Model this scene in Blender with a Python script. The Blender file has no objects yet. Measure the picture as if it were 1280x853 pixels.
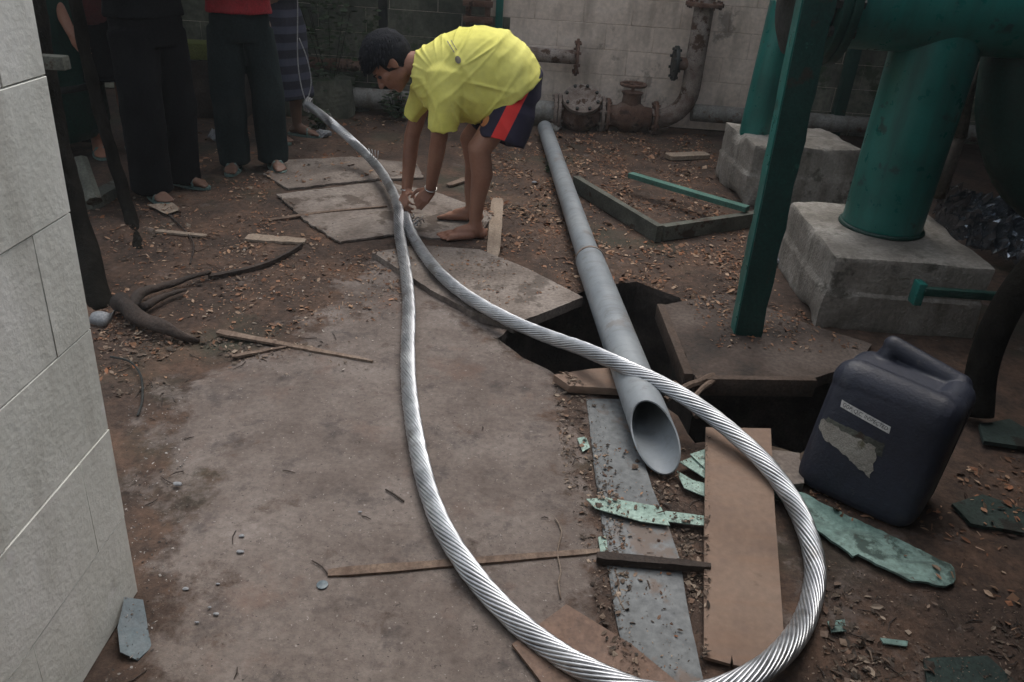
import bpy, bmesh, math, random
from mathutils import Vector, Matrix, noise
from mathutils.bvhtree import BVHTree
from mathutils.geometry import delaunay_2d_cdt
random.seed(7)
S = bpy.context.scene
COL = S.collection

# ------------------------------------------------------------------ camera, sky, sun, exposure
F_PX, PITCH, ROLL, CAM_H = 965.0, math.radians(28.5), math.radians(4.0), 1.5
cam_data = bpy.data.cameras.new('camera')
cam = bpy.data.objects.new('camera', cam_data)
COL.objects.link(cam)
cam_data.sensor_width = 36.0
cam_data.lens = 36.0 * F_PX / 1280.0
cam_data.clip_start = 0.05
cam_data.clip_end = 500
_f = Vector((0, math.cos(PITCH), -math.sin(PITCH)))
_u0 = Vector((0, math.sin(PITCH), math.cos(PITCH)))
_r0 = Vector((1, 0, 0))
_cr, _sr = math.cos(ROLL), math.sin(ROLL)
_right = _r0 * _cr + _u0 * _sr
_up = -_r0 * _sr + _u0 * _cr
cam.matrix_world = Matrix((
    (_right.x, _up.x, -_f.x, 0), (_right.y, _up.y, -_f.y, 0), (_right.z, _up.z, -_f.z, CAM_H), (0, 0, 0, 1)))
S.camera = cam

SUN_EL, SUN_AZ = math.radians(66), math.radians(18)     # azimuth from +Y towards +X: soft light from high beyond the yard, right of centre
world = bpy.data.worlds.new('World')
S.world = world
world.use_nodes = True
wn = world.node_tree
sky = wn.nodes.new('ShaderNodeTexSky')
sky.sky_type = 'NISHITA'
sky.sun_disc = False
sky.sun_elevation = SUN_EL
sky.sun_rotation = SUN_AZ
sky.air_density = 1.6
sky.dust_density = 3.5
sky.ozone_density = 1.0
bg = wn.nodes['Background']
bg.inputs['Strength'].default_value = 0.15
hsv = wn.nodes.new('ShaderNodeHueSaturation')            # overcast: the blue washed out of the sky
hsv.inputs['Saturation'].default_value = 0.35
wn.links.new(sky.outputs[0], hsv.inputs['Color'])
wn.links.new(hsv.outputs[0], bg.inputs['Color'])
sun_data = bpy.data.lights.new('sun', 'SUN')
sun_data.energy = 0.8
sun_data.angle = math.radians(45)
sun_data.color = (1.0, 0.93, 0.87)
sun = bpy.data.objects.new('sun', sun_data)
COL.objects.link(sun)
_sd = Vector((math.sin(SUN_AZ) * math.cos(SUN_EL), math.cos(SUN_AZ) * math.cos(SUN_EL), math.sin(SUN_EL)))
sun.rotation_euler = _sd.to_track_quat('Z', 'Y').to_euler()
S.view_settings.view_transform = 'Standard'
S.view_settings.look = 'None'
S.view_settings.gamma = 1.0
S.view_settings.exposure = 0.55

# ------------------------------------------------------------------ photograph pixel -> world
def _ray(px, py):
    return _f + _right * ((px - 640) / F_PX) - _up * ((py - 426.5) / F_PX)
def at(px, py, z=0.0):
    d = _ray(px, py)
    return Vector((0, 0, CAM_H)) + d * ((z - CAM_H) / d.z)
def aty(px, py, Y):
    d = _ray(px, py)
    return Vector((0, 0, CAM_H)) + d * (Y / d.y)

# ------------------------------------------------------------------ mesh helpers
class MB:
    def __init__(s): s.v = []; s.f = []; s.c = None
    def add(s, verts, faces):
        o = len(s.v); s.v += [Vector(v) for v in verts]; s.f += [tuple(i + o for i in f) for f in faces]; return s
    def rings(s, rings, cap=True, closed=False):
        n = len(rings[0]); o = len(s.v)
        for r in rings: s.v += [Vector(v) for v in r]
        m = len(rings)
        for i in range(m - 1 if not closed else m):
            a, b = o + i * n, o + ((i + 1) % m) * n
            for j in range(n):
                k = (j + 1) % n
                s.f.append((a + j, a + k, b + k, b + j))
        if cap and not closed:
            s.f.append(tuple(o + j for j in range(n))[::-1])
            s.f.append(tuple(o + (m - 1) * n + j for j in range(n)))
        return s
    def box(s, c, d, rz=0.0, jit=0.0, M=None):
        c = Vector(c); hx, hy, hz = d[0] / 2, d[1] / 2, d[2] / 2
        R = Matrix.Rotation(rz, 3, 'Z') if M is None else M
        vs = []
        for x, y, z in ((-1,-1,-1),(1,-1,-1),(1,1,-1),(-1,1,-1),(-1,-1,1),(1,-1,1),(1,1,1),(-1,1,1)):
            vs.append(c + R @ Vector((x*hx + random.uniform(-jit, jit), y*hy + random.uniform(-jit, jit), z*hz + random.uniform(-jit, jit))))
        return s.add(vs, [(0,3,2,1),(4,5,6,7),(0,1,5,4),(1,2,6,5),(2,3,7,6),(3,0,4,7)])
    def tube(s, pts, rad, n=16, cap=True):
        pts = [Vector(p) for p in pts]
        if not hasattr(rad, '__len__'): rad = [rad] * len(pts)
        fr = frames(pts)
        rs = []
        for p, (t, a, b), r in zip(pts, fr, rad):
            rs.append([p + (a * math.cos(2*math.pi*j/n) + b * math.sin(2*math.pi*j/n)) * r for j in range(n)])
        return s.rings(rs, cap)
    def capsule(s, a, b, ra, rb, n=14):
        a, b = Vector(a), Vector(b); t = (b - a)
        L = t.length; t = t.normalized() if L > 1e-6 else Vector((0, 0, 1))
        pts, rad = [], []
        for k in (-80, -55, -28, 0):
            q = math.radians(k); pts.append(a + t * ra * math.sin(q)); rad.append(ra * math.cos(q))
        for k in (0, 28, 55, 80):
            q = math.radians(k); pts.append(b + t * rb * math.sin(q)); rad.append(rb * math.cos(q))
        x = t.orthogonal().normalized(); y = t.cross(x)
        return s.rings([[p + (x*math.cos(2*math.pi*j/n) + y*math.sin(2*math.pi*j/n))*r for j in range(n)] for p, r in zip(pts, rad)])
    def ell(s, c, ax, n=20, m=12):
        """ellipsoid; ax = three axis vectors"""
        c = Vector(c); A, B, C_ = ax; rs = []
        for i in range(m + 1):
            q = -math.pi/2 + math.pi * (i + 0.02*(i == 0) - 0.02*(i == m)) / m
            rs.append([c + C_*math.sin(q) + (A*math.cos(2*math.pi*j/n) + B*math.sin(2*math.pi*j/n))*math.cos(q) for j in range(n)])
        return s.rings(rs)
    def prism(s, poly, z0, z1, jit=0.0):
        """poly: list of (x,y) world; z may be callable"""
        n = len(poly)
        lo = [Vector((p[0], p[1], z0(p) if callable(z0) else z0)) for p in poly]
        hi = [Vector((p[0], p[1], z1(p) if callable(z1) else z1)) for p in poly]
        ar = sum(poly[i][0]*poly[(i+1) % n][1] - poly[(i+1) % n][0]*poly[i][1] for i in range(n))
        f = []
        for i in range(n):
            k = (i + 1) % n
            f.append((i, k, n + k, n + i) if ar > 0 else (k, i, n + i, n + k))
        f.append(tuple(range(n))[::-1] if ar > 0 else tuple(range(n)))
        f.append(tuple(range(n, 2*n)) if ar > 0 else tuple(range(n, 2*n))[::-1])
        return s.add(lo + hi, f)

def frames(pts):
    out = []; prev = None
    for i, p in enumerate(pts):
        t = (pts[min(i+1, len(pts)-1)] - pts[max(i-1, 0)]).normalized()
        if prev is None: a = t.orthogonal().normalized()
        else:
            a = prev - t * prev.dot(t); a = a.normalized()
        prev = a
        out.append((t, a, t.cross(a)))
    return out

def spline(P, step=0.03):
    P = [Vector(p) for p in P]; out = []
    for i in range(len(P) - 1):
        p0 = P[i-1] if i else P[0]*2 - P[1]; p1, p2 = P[i], P[i+1]
        p3 = P[i+2] if i + 2 < len(P) else P[-1]*2 - P[-2]
        n = max(2, int((p2 - p1).length / step))
        for k in range(n):
            t = k / n
            out.append(0.5*((2*p1) + (p2-p0)*t + (2*p0-5*p1+4*p2-p3)*t*t + (-p0+3*p1-3*p2+p3)*t**3))
    out.append(P[-1]); return out

def _props(o, label=None, cat=None, group=None, kind=None):
    if label: o['label'] = label
    if cat: o['category'] = cat
    if group: o['group'] = group
    if kind: o['kind'] = kind
    return o

def thing(name, loc, label, cat, group=None):
    o = bpy.data.objects.new(name, None); o.empty_display_size = 0.1
    COL.objects.link(o); o.location = loc
    return _props(o, label, cat, group)

def world_loc(o):
    v = Vector(o.location)
    while o.parent: o = o.parent; v += Vector(o.location)
    return v

def obj(name, mb, mat, parent=None, base=None, smooth=False, bevel=0.0, seg=2, auto=None, **props):
    """mb: MB or (verts, faces) or Mesh in WORLD coordinates; origin at base or parent's origin"""
    if isinstance(mb, bpy.types.Mesh): me = mb
    else:
        me = bpy.data.meshes.new(name)
        me.from_pydata([tuple(v) for v in mb.v], [], mb.f); me.update()
    bm = bmesh.new(); bm.from_mesh(me)
    bmesh.ops.recalc_face_normals(bm, faces=bm.faces)
    if bevel > 0:
        es = [e for e in bm.edges if len(e.link_faces) == 2 and e.calc_face_angle(0) > 0.6]
        bmesh.ops.bevel(bm, geom=es, offset=bevel, segments=seg, affect='EDGES', profile=0.5)
    bm.to_mesh(me); bm.free()
    off = Vector(base) if base is not None else (world_loc(parent) if parent else Vector((0, 0, 0)))
    me.transform(Matrix.Translation(-off))
    if smooth or bevel > 0 or auto:
        for p in me.polygons: p.use_smooth = True
        if (auto or bevel > 0) and not smooth:
            try: me.set_sharp_from_angle(angle=math.radians(auto or 40))
            except Exception: pass
    if mat: 
        for m in (mat if isinstance(mat, (list, tuple)) else [mat]): me.materials.append(m)
    o = bpy.data.objects.new(name, me); COL.objects.link(o)
    if parent:
        o.parent = parent
        o.location = off - world_loc(parent)
    else: o.location = off
    return _props(o, **props)

def base_of(mb):
    xs = [v.x for v in mb.v]; ys = [v.y for v in mb.v]; zs = [v.z for v in mb.v]
    return Vector(((min(xs)+max(xs))/2, (min(ys)+max(ys))/2, min(zs)))

def subdiv(mb, cuts):
    """subdivide an MB's faces evenly; returns an MB"""
    bm = bmesh.new(); vs = [bm.verts.new(v) for v in mb.v]
    for f in mb.f:
        try: bm.faces.new([vs[i] for i in f])
        except ValueError: pass
    bmesh.ops.subdivide_edges(bm, edges=bm.edges[:], cuts=cuts, use_grid_fill=True)
    out = MB(); bm.verts.ensure_lookup_table(); bm.verts.index_update()
    out.v = [v.co.copy() for v in bm.verts]; out.f = [tuple(v.index for v in f.verts) for f in bm.faces]
    bm.free(); return out

def displace(mb, amp, scale, seed=0.0):
    for i, v in enumerate(mb.v):
        mb.v[i] = v + noise.noise_vector(v * scale + Vector((seed, seed*1.7, -seed))) * amp
    return mb

def remesh(mb, voxel, smooth=2, name='m'):
    me = bpy.data.meshes.new(name); me.from_pydata([tuple(v) for v in mb.v], [], mb.f); me.update()
    bm = bmesh.new(); bm.from_mesh(me); bmesh.ops.recalc_face_normals(bm, faces=bm.faces); bm.to_mesh(me); bm.free()
    o = bpy.data.objects.new('tmp', me); COL.objects.link(o)
    m = o.modifiers.new('r', 'REMESH'); m.mode = 'VOXEL'; m.voxel_size = voxel; m.adaptivity = 0.0
    if smooth:
        s = o.modifiers.new('s', 'SMOOTH'); s.factor = 0.5; s.iterations = smooth
    dg = bpy.context.evaluated_depsgraph_get(); dg.update()
    out = bpy.data.meshes.new_from_object(o.evaluated_get(dg))
    bpy.data.objects.remove(o); bpy.data.meshes.remove(me)
    return out

# ------------------------------------------------------------------ materials
def mat(name, cols, rough=0.8, scale=3.0, bump=0.3, bscale=40.0, metallic=0.0, detail=6.0, fine=0.25,
        spots=None, streak=None, rvar=0.12, spec=0.4, attr=None, island=0.0, pos=False):
    """cols: 2-3 base colours mixed by noise (object coordinates); spots=(colour, scale, threshold); streak=(colour, amount)"""
    m = bpy.data.materials.new(name); m.use_nodes = True
    nt = m.node_tree; N = nt.nodes; L = nt.links
    bs = N['Principled BSDF']
    tc = N.new('ShaderNodeTexCoord'); src = N.new('ShaderNodeNewGeometry').outputs['Position'] if pos else tc.outputs['Object']
    def noi(sc, det=detail, vec=src, rg=0.6):
        n = N.new('ShaderNodeTexNoise'); n.inputs['Scale'].default_value = sc; n.inputs['Detail'].default_value = det
        n.inputs['Roughness'].default_value = rg; L.new(vec, n.inputs['Vector']); return n
    n1 = noi(scale)
    rp = N.new('ShaderNodeValToRGB'); L.new(n1.outputs['Fac'], rp.inputs[0])
    e = rp.color_ramp.elements
    k = len(cols); e[0].position = 0.36; e[1].position = 0.64
    e[0].color = (*cols[0], 1); e[1].color = (*cols[-1], 1)
    if k == 3:
        x = e.new(0.5); x.color = (*cols[1], 1)
    col = rp.outputs[0]
    def mix(a, b, fac, mode='MIX'):
        mx = N.new('ShaderNodeMix'); mx.data_type = 'RGBA'; mx.blend_type = mode
        if hasattr(fac, 'is_linked'): L.new(fac, mx.inputs[0])
        else: mx.inputs[0].default_value = fac
        L.new(a, mx.inputs[6])
        if isinstance(b, tuple): mx.inputs[7].default_value = (*b, 1)
        else: L.new(b, mx.inputs[7])
        return mx.outputs[2]
    if attr:
        at_ = N.new('ShaderNodeAttribute'); at_.attribute_name = attr
        col = mix(col, at_.outputs['Color'], 1.0, 'MULTIPLY')
    if fine:
        n2 = noi(scale * 17, 4)
        r2 = N.new('ShaderNodeValToRGB'); L.new(n2.outputs['Fac'], r2.inputs[0])
        r2.color_ramp.elements[0].position = 0.3; r2.color_ramp.elements[1].position = 0.7
        lo = max(0, 1 - fine * 1.6); r2.color_ramp.elements[0].color = (lo, lo, lo, 1); hi = 1 + fine * 0.5
        r2.color_ramp.elements[1].color = (hi, hi, hi, 1)
        col = mix(col, r2.outputs[0], 1.0, 'MULTIPLY')
    if streak:
        mp = N.new('ShaderNodeMapping'); mp.inputs['Scale'].default_value = streak[2] if len(streak) > 2 else (6, 6, 0.7)
        L.new(src, mp.inputs['Vector']); n3 = noi(2.2, 5, mp.outputs[0])
        r3 = N.new('ShaderNodeValToRGB'); L.new(n3.outputs['Fac'], r3.inputs[0])
        r3.color_ramp.elements[0].position = 0.5; r3.color_ramp.elements[1].position = 0.68
        r3.color_ramp.elements[1].color = (streak[1],) * 3 + (1,)
        col = mix(col, streak[0], r3.outputs[0])
    if spots:
        for sp in (spots if isinstance(spots, list) else [spots]):
            n4 = noi(sp[1], 7, rg=0.65)
            r4 = N.new('ShaderNodeValToRGB'); L.new(n4.outputs['Fac'], r4.inputs[0])
            r4.color_ramp.elements[0].position = sp[2]; r4.color_ramp.elements[1].position = sp[2] + 0.05
            w = sp[3] if len(sp) > 3 else 1.0
            r4.color_ramp.elements[1].color = (w, w, w, 1)
            col = mix(col, sp[0], r4.outputs[0])
    L.new(col, bs.inputs['Base Color'])
    bs.inputs['Metallic'].default_value = metallic
    bs.inputs['Specular IOR Level'].default_value = spec
    mr = N.new('ShaderNodeMapRange'); n5 = noi(scale * 4, 3); L.new(n5.outputs['Fac'], mr.inputs[0])
    mr.inputs[1].default_value = 0.3; mr.inputs[2].default_value = 0.7
    mr.inputs[3].default_value = max(0.02, rough - rvar); mr.inputs[4].default_value = min(1, rough + rvar)
    L.new(mr.outputs[0], bs.inputs['Roughness'])
    if bump:
        n6 = noi(bscale, 6); b = N.new('ShaderNodeBump'); b.inputs['Strength'].default_value = bump
        b.inputs['Distance'].default_value = 0.01; L.new(n6.outputs['Fac'], b.inputs['Height'])
        L.new(b.outputs[0], bs.inputs['Normal'])
    return m

def shade(c, k): return tuple(x * k for x in c)
M = {}
M['wall_paint'] = mat('painted_block', [(.65,.65,.59),(.73,.73,.67),(.80,.79,.745)], .75, 2.6, .25, 60, pos=True, fine=.03, spots=[((.80,.79,.77), 4.2, .60, .7), ((.36,.35,.31), 3.1, .62, .6)], streak=((.42,.40,.35), .5))
M['mortar'] = mat('mortar', [(.38,.37,.345),(.56,.55,.52)], .9, 8, .5, 90)
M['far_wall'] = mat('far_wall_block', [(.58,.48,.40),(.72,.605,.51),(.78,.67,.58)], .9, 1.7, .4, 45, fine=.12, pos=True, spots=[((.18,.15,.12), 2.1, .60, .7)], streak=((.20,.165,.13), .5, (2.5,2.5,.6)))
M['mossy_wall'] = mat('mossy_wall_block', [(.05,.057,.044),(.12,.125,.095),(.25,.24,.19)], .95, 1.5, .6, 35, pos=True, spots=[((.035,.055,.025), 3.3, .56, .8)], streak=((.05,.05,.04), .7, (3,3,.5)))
M['far_mortar'] = mat('far_mortar', [(.50,.415,.35),(.66,.56,.48)], .95, 5, .5, 60)
M['concrete_block'] = mat('plinth_concrete', [(.20,.18,.155),(.31,.285,.25),(.41,.38,.34)], .88, 3.5, .9, 70, fine=.18, spots=[((.08,.075,.06), 4.0, .60, .8)], streak=((.10,.09,.07), .6))
M['slab'] = mat('slab_concrete', [(.125,.10,.085),(.20,.165,.14),(.27,.23,.20)], .88, 4, .5, 60, spots=[((.07,.055,.045), 5, .58, .7)])
M['plate'] = mat('cement_sheet', [(.15,.12,.10),(.22,.185,.16),(.27,.235,.205)], .85, 3, .4, 60, spots=[((.075,.055,.043), 4.5, .53, .85), ((.06,.045,.035), 16, .62, .8)])
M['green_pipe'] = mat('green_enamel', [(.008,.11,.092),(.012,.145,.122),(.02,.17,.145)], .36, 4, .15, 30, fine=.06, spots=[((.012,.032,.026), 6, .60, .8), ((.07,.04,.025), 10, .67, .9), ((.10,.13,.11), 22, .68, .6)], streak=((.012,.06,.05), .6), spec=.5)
M['post_shade_green'] = mat('post_shaded_green_paint', [(.006,.038,.031),(.009,.058,.047)], .5, 5, .5, 40, spots=[((.04,.025,.018), 8, .60, .8), ((.03,.12,.095), 17, .66, .8)])
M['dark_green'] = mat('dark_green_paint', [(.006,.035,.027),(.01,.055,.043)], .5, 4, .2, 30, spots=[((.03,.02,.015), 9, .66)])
M['steel_dark'] = mat('dark_cast_iron', [(.012,.016,.015),(.028,.03,.027)], .6, 6, .4, 60, spots=[((.06,.035,.022), 12, .64, .8)])
M['rust'] = mat('rusty_iron', [(.085,.042,.028),(.15,.085,.06),(.21,.15,.12)], .9, 7, .8, 70, spots=[((.04,.022,.016), 9, .56)])
M['rust_flake'] = mat('rust_paint', [(.15,.105,.085),(.25,.205,.175),(.32,.28,.25)], .85, 7, .8, 70, spots=[((.07,.04,.026), 8, .54)])
M['grey_pipe'] = mat('old_grey_pipe', [(.17,.165,.15),(.26,.255,.235)], .75, 4, .3, 60, spots=[((.10,.06,.04), 6, .58, .9)], streak=((.12,.10,.08), .7))
M['root'] = mat('dry_root', [(.16,.12,.09),(.24,.19,.15)], .85, 9, .2, 60)
M['pvc'] = mat('grey_pvc', [(.20,.225,.245),(.235,.26,.28),(.27,.295,.31)], .42, 3, .05, 50, fine=.05, spots=[((.12,.115,.105), 9, .62, .5), ((.15,.12,.10), 4, .60, .5), ((.07,.055,.045), 24, .68, .6)], streak=((.15,.15,.145), .5, (2,14,14)), spec=.45, rvar=.12)
M['pvc_in'] = mat('pvc_inside', [(.10,.11,.115),(.17,.18,.185)], .6, 8, .1, 50, spots=[((.06,.05,.045), 8, .58, .8)])
M['wire'] = mat('aluminium_wire', [(.36,.375,.395),(.50,.515,.535),(.64,.655,.67)], .34, 7, .04, 120, metallic=.82, fine=.06, spots=[((.22,.20,.185), 5, .60, .55)], rvar=.06)
M['wire_core'] = mat('cable_core', [(.05,.05,.052),(.09,.09,.09)], .6, 20, .1, 50, metallic=.6)
M['board_brown'] = mat('raw_plywood', [(.17,.113,.083),(.22,.15,.11),(.25,.175,.13)], .8, 3, .15, 90, fine=.10, spots=[((.13,.085,.06), 4.5, .63, .6)], streak=((.22,.13,.085), .4, (1.2,9,1)))
M['hardboard'] = mat('hardboard', [(.15,.095,.07),(.205,.135,.10)], .8, 3, .15, 90, spots=[((.09,.06,.045), 5, .60, .6)])
M['wood_old'] = mat('weathered_wood', [(.12,.08,.058),(.19,.135,.10),(.25,.19,.145)], .85, 5, .5, 60, streak=((.08,.05,.036), .8, (14,1,1)))
M['wood_pale'] = mat('pale_split_wood', [(.26,.20,.15),(.36,.29,.225)], .85, 5, .4, 60, streak=((.17,.12,.085), .6, (14,1,1)))
M['wood_dark'] = mat('dark_wet_wood', [(.030,.022,.018),(.065,.047,.038)], .85, 6, .7, 50)
M['mint'] = mat('mint_painted_ply', [(.24,.35,.30),(.31,.43,.37),(.36,.48,.42)], .7, 5, .2, 80, spots=[((.09,.13,.10), 7, .60, .8), ((.17,.13,.10), 12, .68, .9)])
M['mint_dark'] = mat('worn_green_ply', [(.10,.19,.165),(.19,.30,.265),(.26,.38,.335)], .7, 4, .3, 60, spots=[((.035,.06,.05), 6, .56, .9), ((.06,.05,.04), 14, .62, .8)], streak=((.07,.10,.085), .8, (3,10,1)))
M['sheet_metal'] = mat('dusty_sheet_metal', [(.11,.118,.12),(.15,.16,.163),(.175,.185,.19)], .6, 2.5, .12, 60, metallic=.15, spots=[((.13,.095,.075), 3.3, .55, .85), ((.07,.055,.045), 12, .66, .8)])
M['frame_wood'] = mat('grey_green_timber', [(.06,.062,.05),(.13,.135,.11)], .85, 6, .5, 60, spots=[((.05,.035,.025), 8, .58)])
M['frame_green'] = mat('green_painted_timber', [(.05,.14,.11),(.08,.20,.16)], .7, 6, .3, 60, spots=[((.06,.045,.035), 8, .62)])
M['can'] = mat('blue_black_plastic', [(.015,.018,.031),(.021,.025,.042),(.030,.036,.056)], .55, 3, .2, 120, fine=.15, spots=[((.06,.062,.07), 5, .58, .55), ((.10,.095,.085), 16, .68, .5)], spec=.4)
M['paper'] = mat('torn_paper_label', [(.27,.25,.215),(.40,.375,.33)], .9, 14, .5, 60, spots=[((.12,.11,.07), 9, .60)])
M['sticker'] = mat('white_sticker', [(.62,.62,.60),(.7,.7,.68)], .6, 5, .0)
M['ink'] = mat('black_ink', [(.02,.02,.025),(.03,.03,.035)], .7, 5, 0)
M['foil'] = mat('crumpled_foil', [(.16,.19,.23),(.5,.55,.6)], .16, 9, .3, 30, metallic=.75)
M['glass'] = mat('dusty_blue_plastic', [(.10,.13,.145),(.16,.20,.22)], .35, 8, .2, 40)
M['scrap_white'] = mat('white_plastic_scrap', [(.20,.21,.23),(.30,.31,.32)], .5, 8, .2, 40)
M['skin'] = mat('brown_skin', [(.24,.11,.07),(.30,.145,.095),(.33,.17,.11)], .55, 5, .08, 120, fine=.06)
M['skin_pale'] = mat('tan_skin', [(.13,.072,.05),(.17,.096,.068)], .55, 5, .08, 120, fine=.06)
M['hair'] = mat('black_hair', [(.006,.007,.010),(.013,.015,.021)], .75, 30, .6, 160, fine=.3, spec=.15)
M['yellow'] = mat('yellow_jersey', [(.70,.66,.13),(.75,.71,.17),(.80,.76,.21)], .85, 2.5, .12, 300, fine=.05, spots=[((.48,.42,.10), 3.3, .62, .5)])
M['black_cloth'] = mat('black_cloth', [(.005,.0052,.006),(.009,.0095,.011)], .95, 5, .3, 60, spec=.08)
M['dark_trouser'] = mat('dark_slate_trousers', [(.010,.017,.018),(.019,.028,.029)], .95, 5, .3, 60, spec=.08)
M['red_cloth'] = mat('red_shirt_cloth', [(.25,.012,.02),(.34,.018,.028)], .85, 5, .2, 80)
M['maroon'] = mat('maroon_shirt_cloth', [(.045,.010,.010),(.08,.016,.015)], .9, 5, .2, 80)
M['sandal'] = mat('grey_green_sandal', [(.10,.16,.15),(.15,.22,.20)], .6, 5, .1)
M['badge_red'] = mat('badge_orange', [(.50,.16,.06),(.60,.30,.10)], .7, 40, .1)
M['badge_grey'] = mat('badge_grey', [(.20,.19,.17),(.30,.27,.20)], .7, 60, .1)
M['steel_band'] = mat('steel_bracelet', [(.55,.54,.52),(.7,.7,.68)], .25, 5, 0, metallic=.95)
M['leaf_dark'] = mat('dark_foliage', [(.022,.04,.016),(.045,.075,.03)], .6, 6, .2, 40)
M['bark'] = mat('dark_bark', [(.007,.0065,.005),(.018,.016,.013)], .95, 9, 1.0, 30, spec=.08)
M['cord'] = mat('pale_cord', [(.30,.30,.30),(.4,.4,.4)], .8, 8, 0)
M['roof_metal'] = mat('old_roof_sheet', [(.07,.065,.06),(.13,.12,.11)], .7, 2, .2, 30)
M['litter'] = mat('litter_bits', [(.75,.75,.75),(1,1,1)], .8, 30, .3, 90, attr='tint', fine=0)
# ------------------------------------------------------------------ the setting: ground, pit
def inpoly(x, y, poly):
    c = False; j = len(poly) - 1
    for i in range(len(poly)):
        xi, yi = poly[i][0], poly[i][1]; xj, yj = poly[j][0], poly[j][1]
        if (yi > y) != (yj > y) and x < (xj - xi) * (y - yi) / (yj - yi) + xi: c = not c
        j = i
    return c
def gp(px, z=0.0): return [tuple(at(a, b, z)[:2]) for a, b in px]
HARD = gp([(185, 960), (235, 640), (200, 520), (250, 470), (400, 415), (455, 330), (520, 320), (560, 375), (628, 425), (700, 480), (722, 540), (738, 640), (752, 720), (775, 960)])
HARD2 = gp([(985, 660), (1090, 735), (1160, 790), (1150, 830), (1080, 760), (1040, 770), (1000, 820), (960, 800)])
PIT0 = gp([(622, 424), (650, 392), (735, 362), (795, 352), (850, 372), (880, 440), (1050, 448), (1085, 500), (1000, 566), (925, 545), (868, 552), (846, 520), (800, 470), (700, 472), (655, 447)])
# ragged pit rim
PIT = []
for i in range(len(PIT0)):
    a, b = Vector(PIT0[i]), Vector(PIT0[(i+1) % len(PIT0)]); n = max(1, int((b - a).length / 0.05))
    for k in range(n):
        p = a.lerp(b, k / n); w = noise.noise_vector(Vector((p.x*14, p.y*14, 3))) * 0.012
        PIT.append((p.x + w.x, p.y + w.y))
def mask_at(x, y):
    v = 1.0 if inpoly(x, y, HARD) else (0.75 if inpoly(x, y, HARD2) else 0.0)
    return v
def soft_mask(x, y):
    r = .14; return sum(mask_at(x+a, y+b) for a, b in ((0,0),(r,0),(-r,0),(0,r),(0,-r),(r*.7,r*.7),(-r*.7,r*.7),(r*.7,-r*.7),(-r*.7,-r*.7)))/9
def ground_z(x, y):
    m = mask_at(x, y)
    a = noise.noise(Vector((x*2.2, y*2.2, 0)))*0.010 + noise.noise(Vector((x*7, y*7, 4)))*0.006 + noise.noise(Vector((x*19, y*19, 9)))*0.003
    return a * (0.30 if m > .5 else 1.15) - (0.0 if m > .5 else 0.004)
gx0, gx1, gy0, gy1, st = -3.2, 4.4, -0.6, 7.4, 0.045
pts = []
nx, ny = int((gx1-gx0)/st), int((gy1-gy0)/st)
for j in range(ny + 1):
    for i in range(nx + 1):
        x, y = gx0 + (gx1-gx0)*i/nx, gy0 + (gy1-gy0)*j/ny
        if y > 4.6 and (i % 2 or j % 2) and 0 < i < nx and 0 < j < ny: continue
        pts.append(Vector((x + (random.uniform(-.01, .01) if 0 < i < nx else 0), y + (random.uniform(-.01, .01) if 0 < j < ny else 0))))
npit = len(PIT); pts = [Vector(p) for p in PIT] + [p for p in pts if min((p.x-q[0])**2 + (p.y-q[1])**2 for q in PIT[::2]) > .0005]
edges = [(i, (i+1) % npit) for i in range(npit)]
V2, E2, F2, *_o = delaunay_2d_cdt(pts, edges, [], 0, 1e-6)
mb = MB(); mb.v = [Vector((v.x, v.y, ground_z(v.x, v.y))) for v in V2]
for f in F2:
    cx = sum(V2[i].x for i in f)/len(f); cy = sum(V2[i].y for i in f)/len(f)
    if not inpoly(cx, cy, PIT): mb.f.append(tuple(f))
# far sheet round the detailed part, out to the horizon
xs = [-90, gx0, gx1, 90]; ys = [-90, gy0, gy1, 90]
for i in range(3):
    for j in range(3):
        if i == 1 and j == 1: continue
        o = len(mb.v); mb.v += [Vector((xs[i], ys[j], -.012)), Vector((xs[i+1], ys[j], -.012)), Vector((xs[i+1], ys[j+1], -.012)), Vector((xs[i], ys[j+1], -.012))]
        mb.f.append((o, o+1, o+2, o+3))

gm = bpy.data.materials.new('ground_dirt'); gm.use_nodes = True
nt = gm.node_tree; N, L = nt.nodes, nt.links; bs = N['Principled BSDF']
tc = N.new('ShaderNodeTexCoord').outputs['Object']
def nz(sc, det=6, rg=.6, dist=0.0, vec=None):
    n = N.new('ShaderNodeTexNoise'); n.inputs['Scale'].default_value = sc; n.inputs['Detail'].default_value = det
    n.inputs['Roughness'].default_value = rg; n.inputs['Distortion'].default_value = dist; L.new(vec or tc, n.inputs['Vector']); return n.outputs['Fac']
def ramp(fac, stops):
    r = N.new('ShaderNodeValToRGB'); L.new(fac, r.inputs[0]); e = r.color_ramp.elements
    e[0].position, e[1].position = stops[0][0], stops[-1][0]
    e[0].color, e[1].color = (*stops[0][1], 1), (*stops[-1][1], 1)
    for p, c in stops[1:-1]: x = e.new(p); x.color = (*c, 1)
    return r.outputs[0]
def mx(a, b, fac, mode='MIX'):
    m = N.new('ShaderNodeMix'); m.data_type = 'RGBA'; m.blend_type = mode
    if isinstance(fac, float): m.inputs[0].default_value = fac
    else: L.new(fac, m.inputs[0])
    for s_, v in ((6, a), (7, b)):
        if isinstance(v, tuple): m.inputs[s_].default_value = (*v, 1)
        else: L.new(v, m.inputs[s_])
    return m.outputs[2]
g3 = lambda k: (k, k, k)
hard = ramp(nz(2.3, 10, .72, .05), [(.30, (.088, .068, .058)), (.47, (.145, .118, .103)), (.60, (.190, .160, .142)), (.74, (.255, .222, .202))])
hard = mx(hard, ramp(nz(46, 5, .7), [(.28, g3(.72)), (.60, g3(1.07))]), 1.0, 'MULTIPLY')
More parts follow.
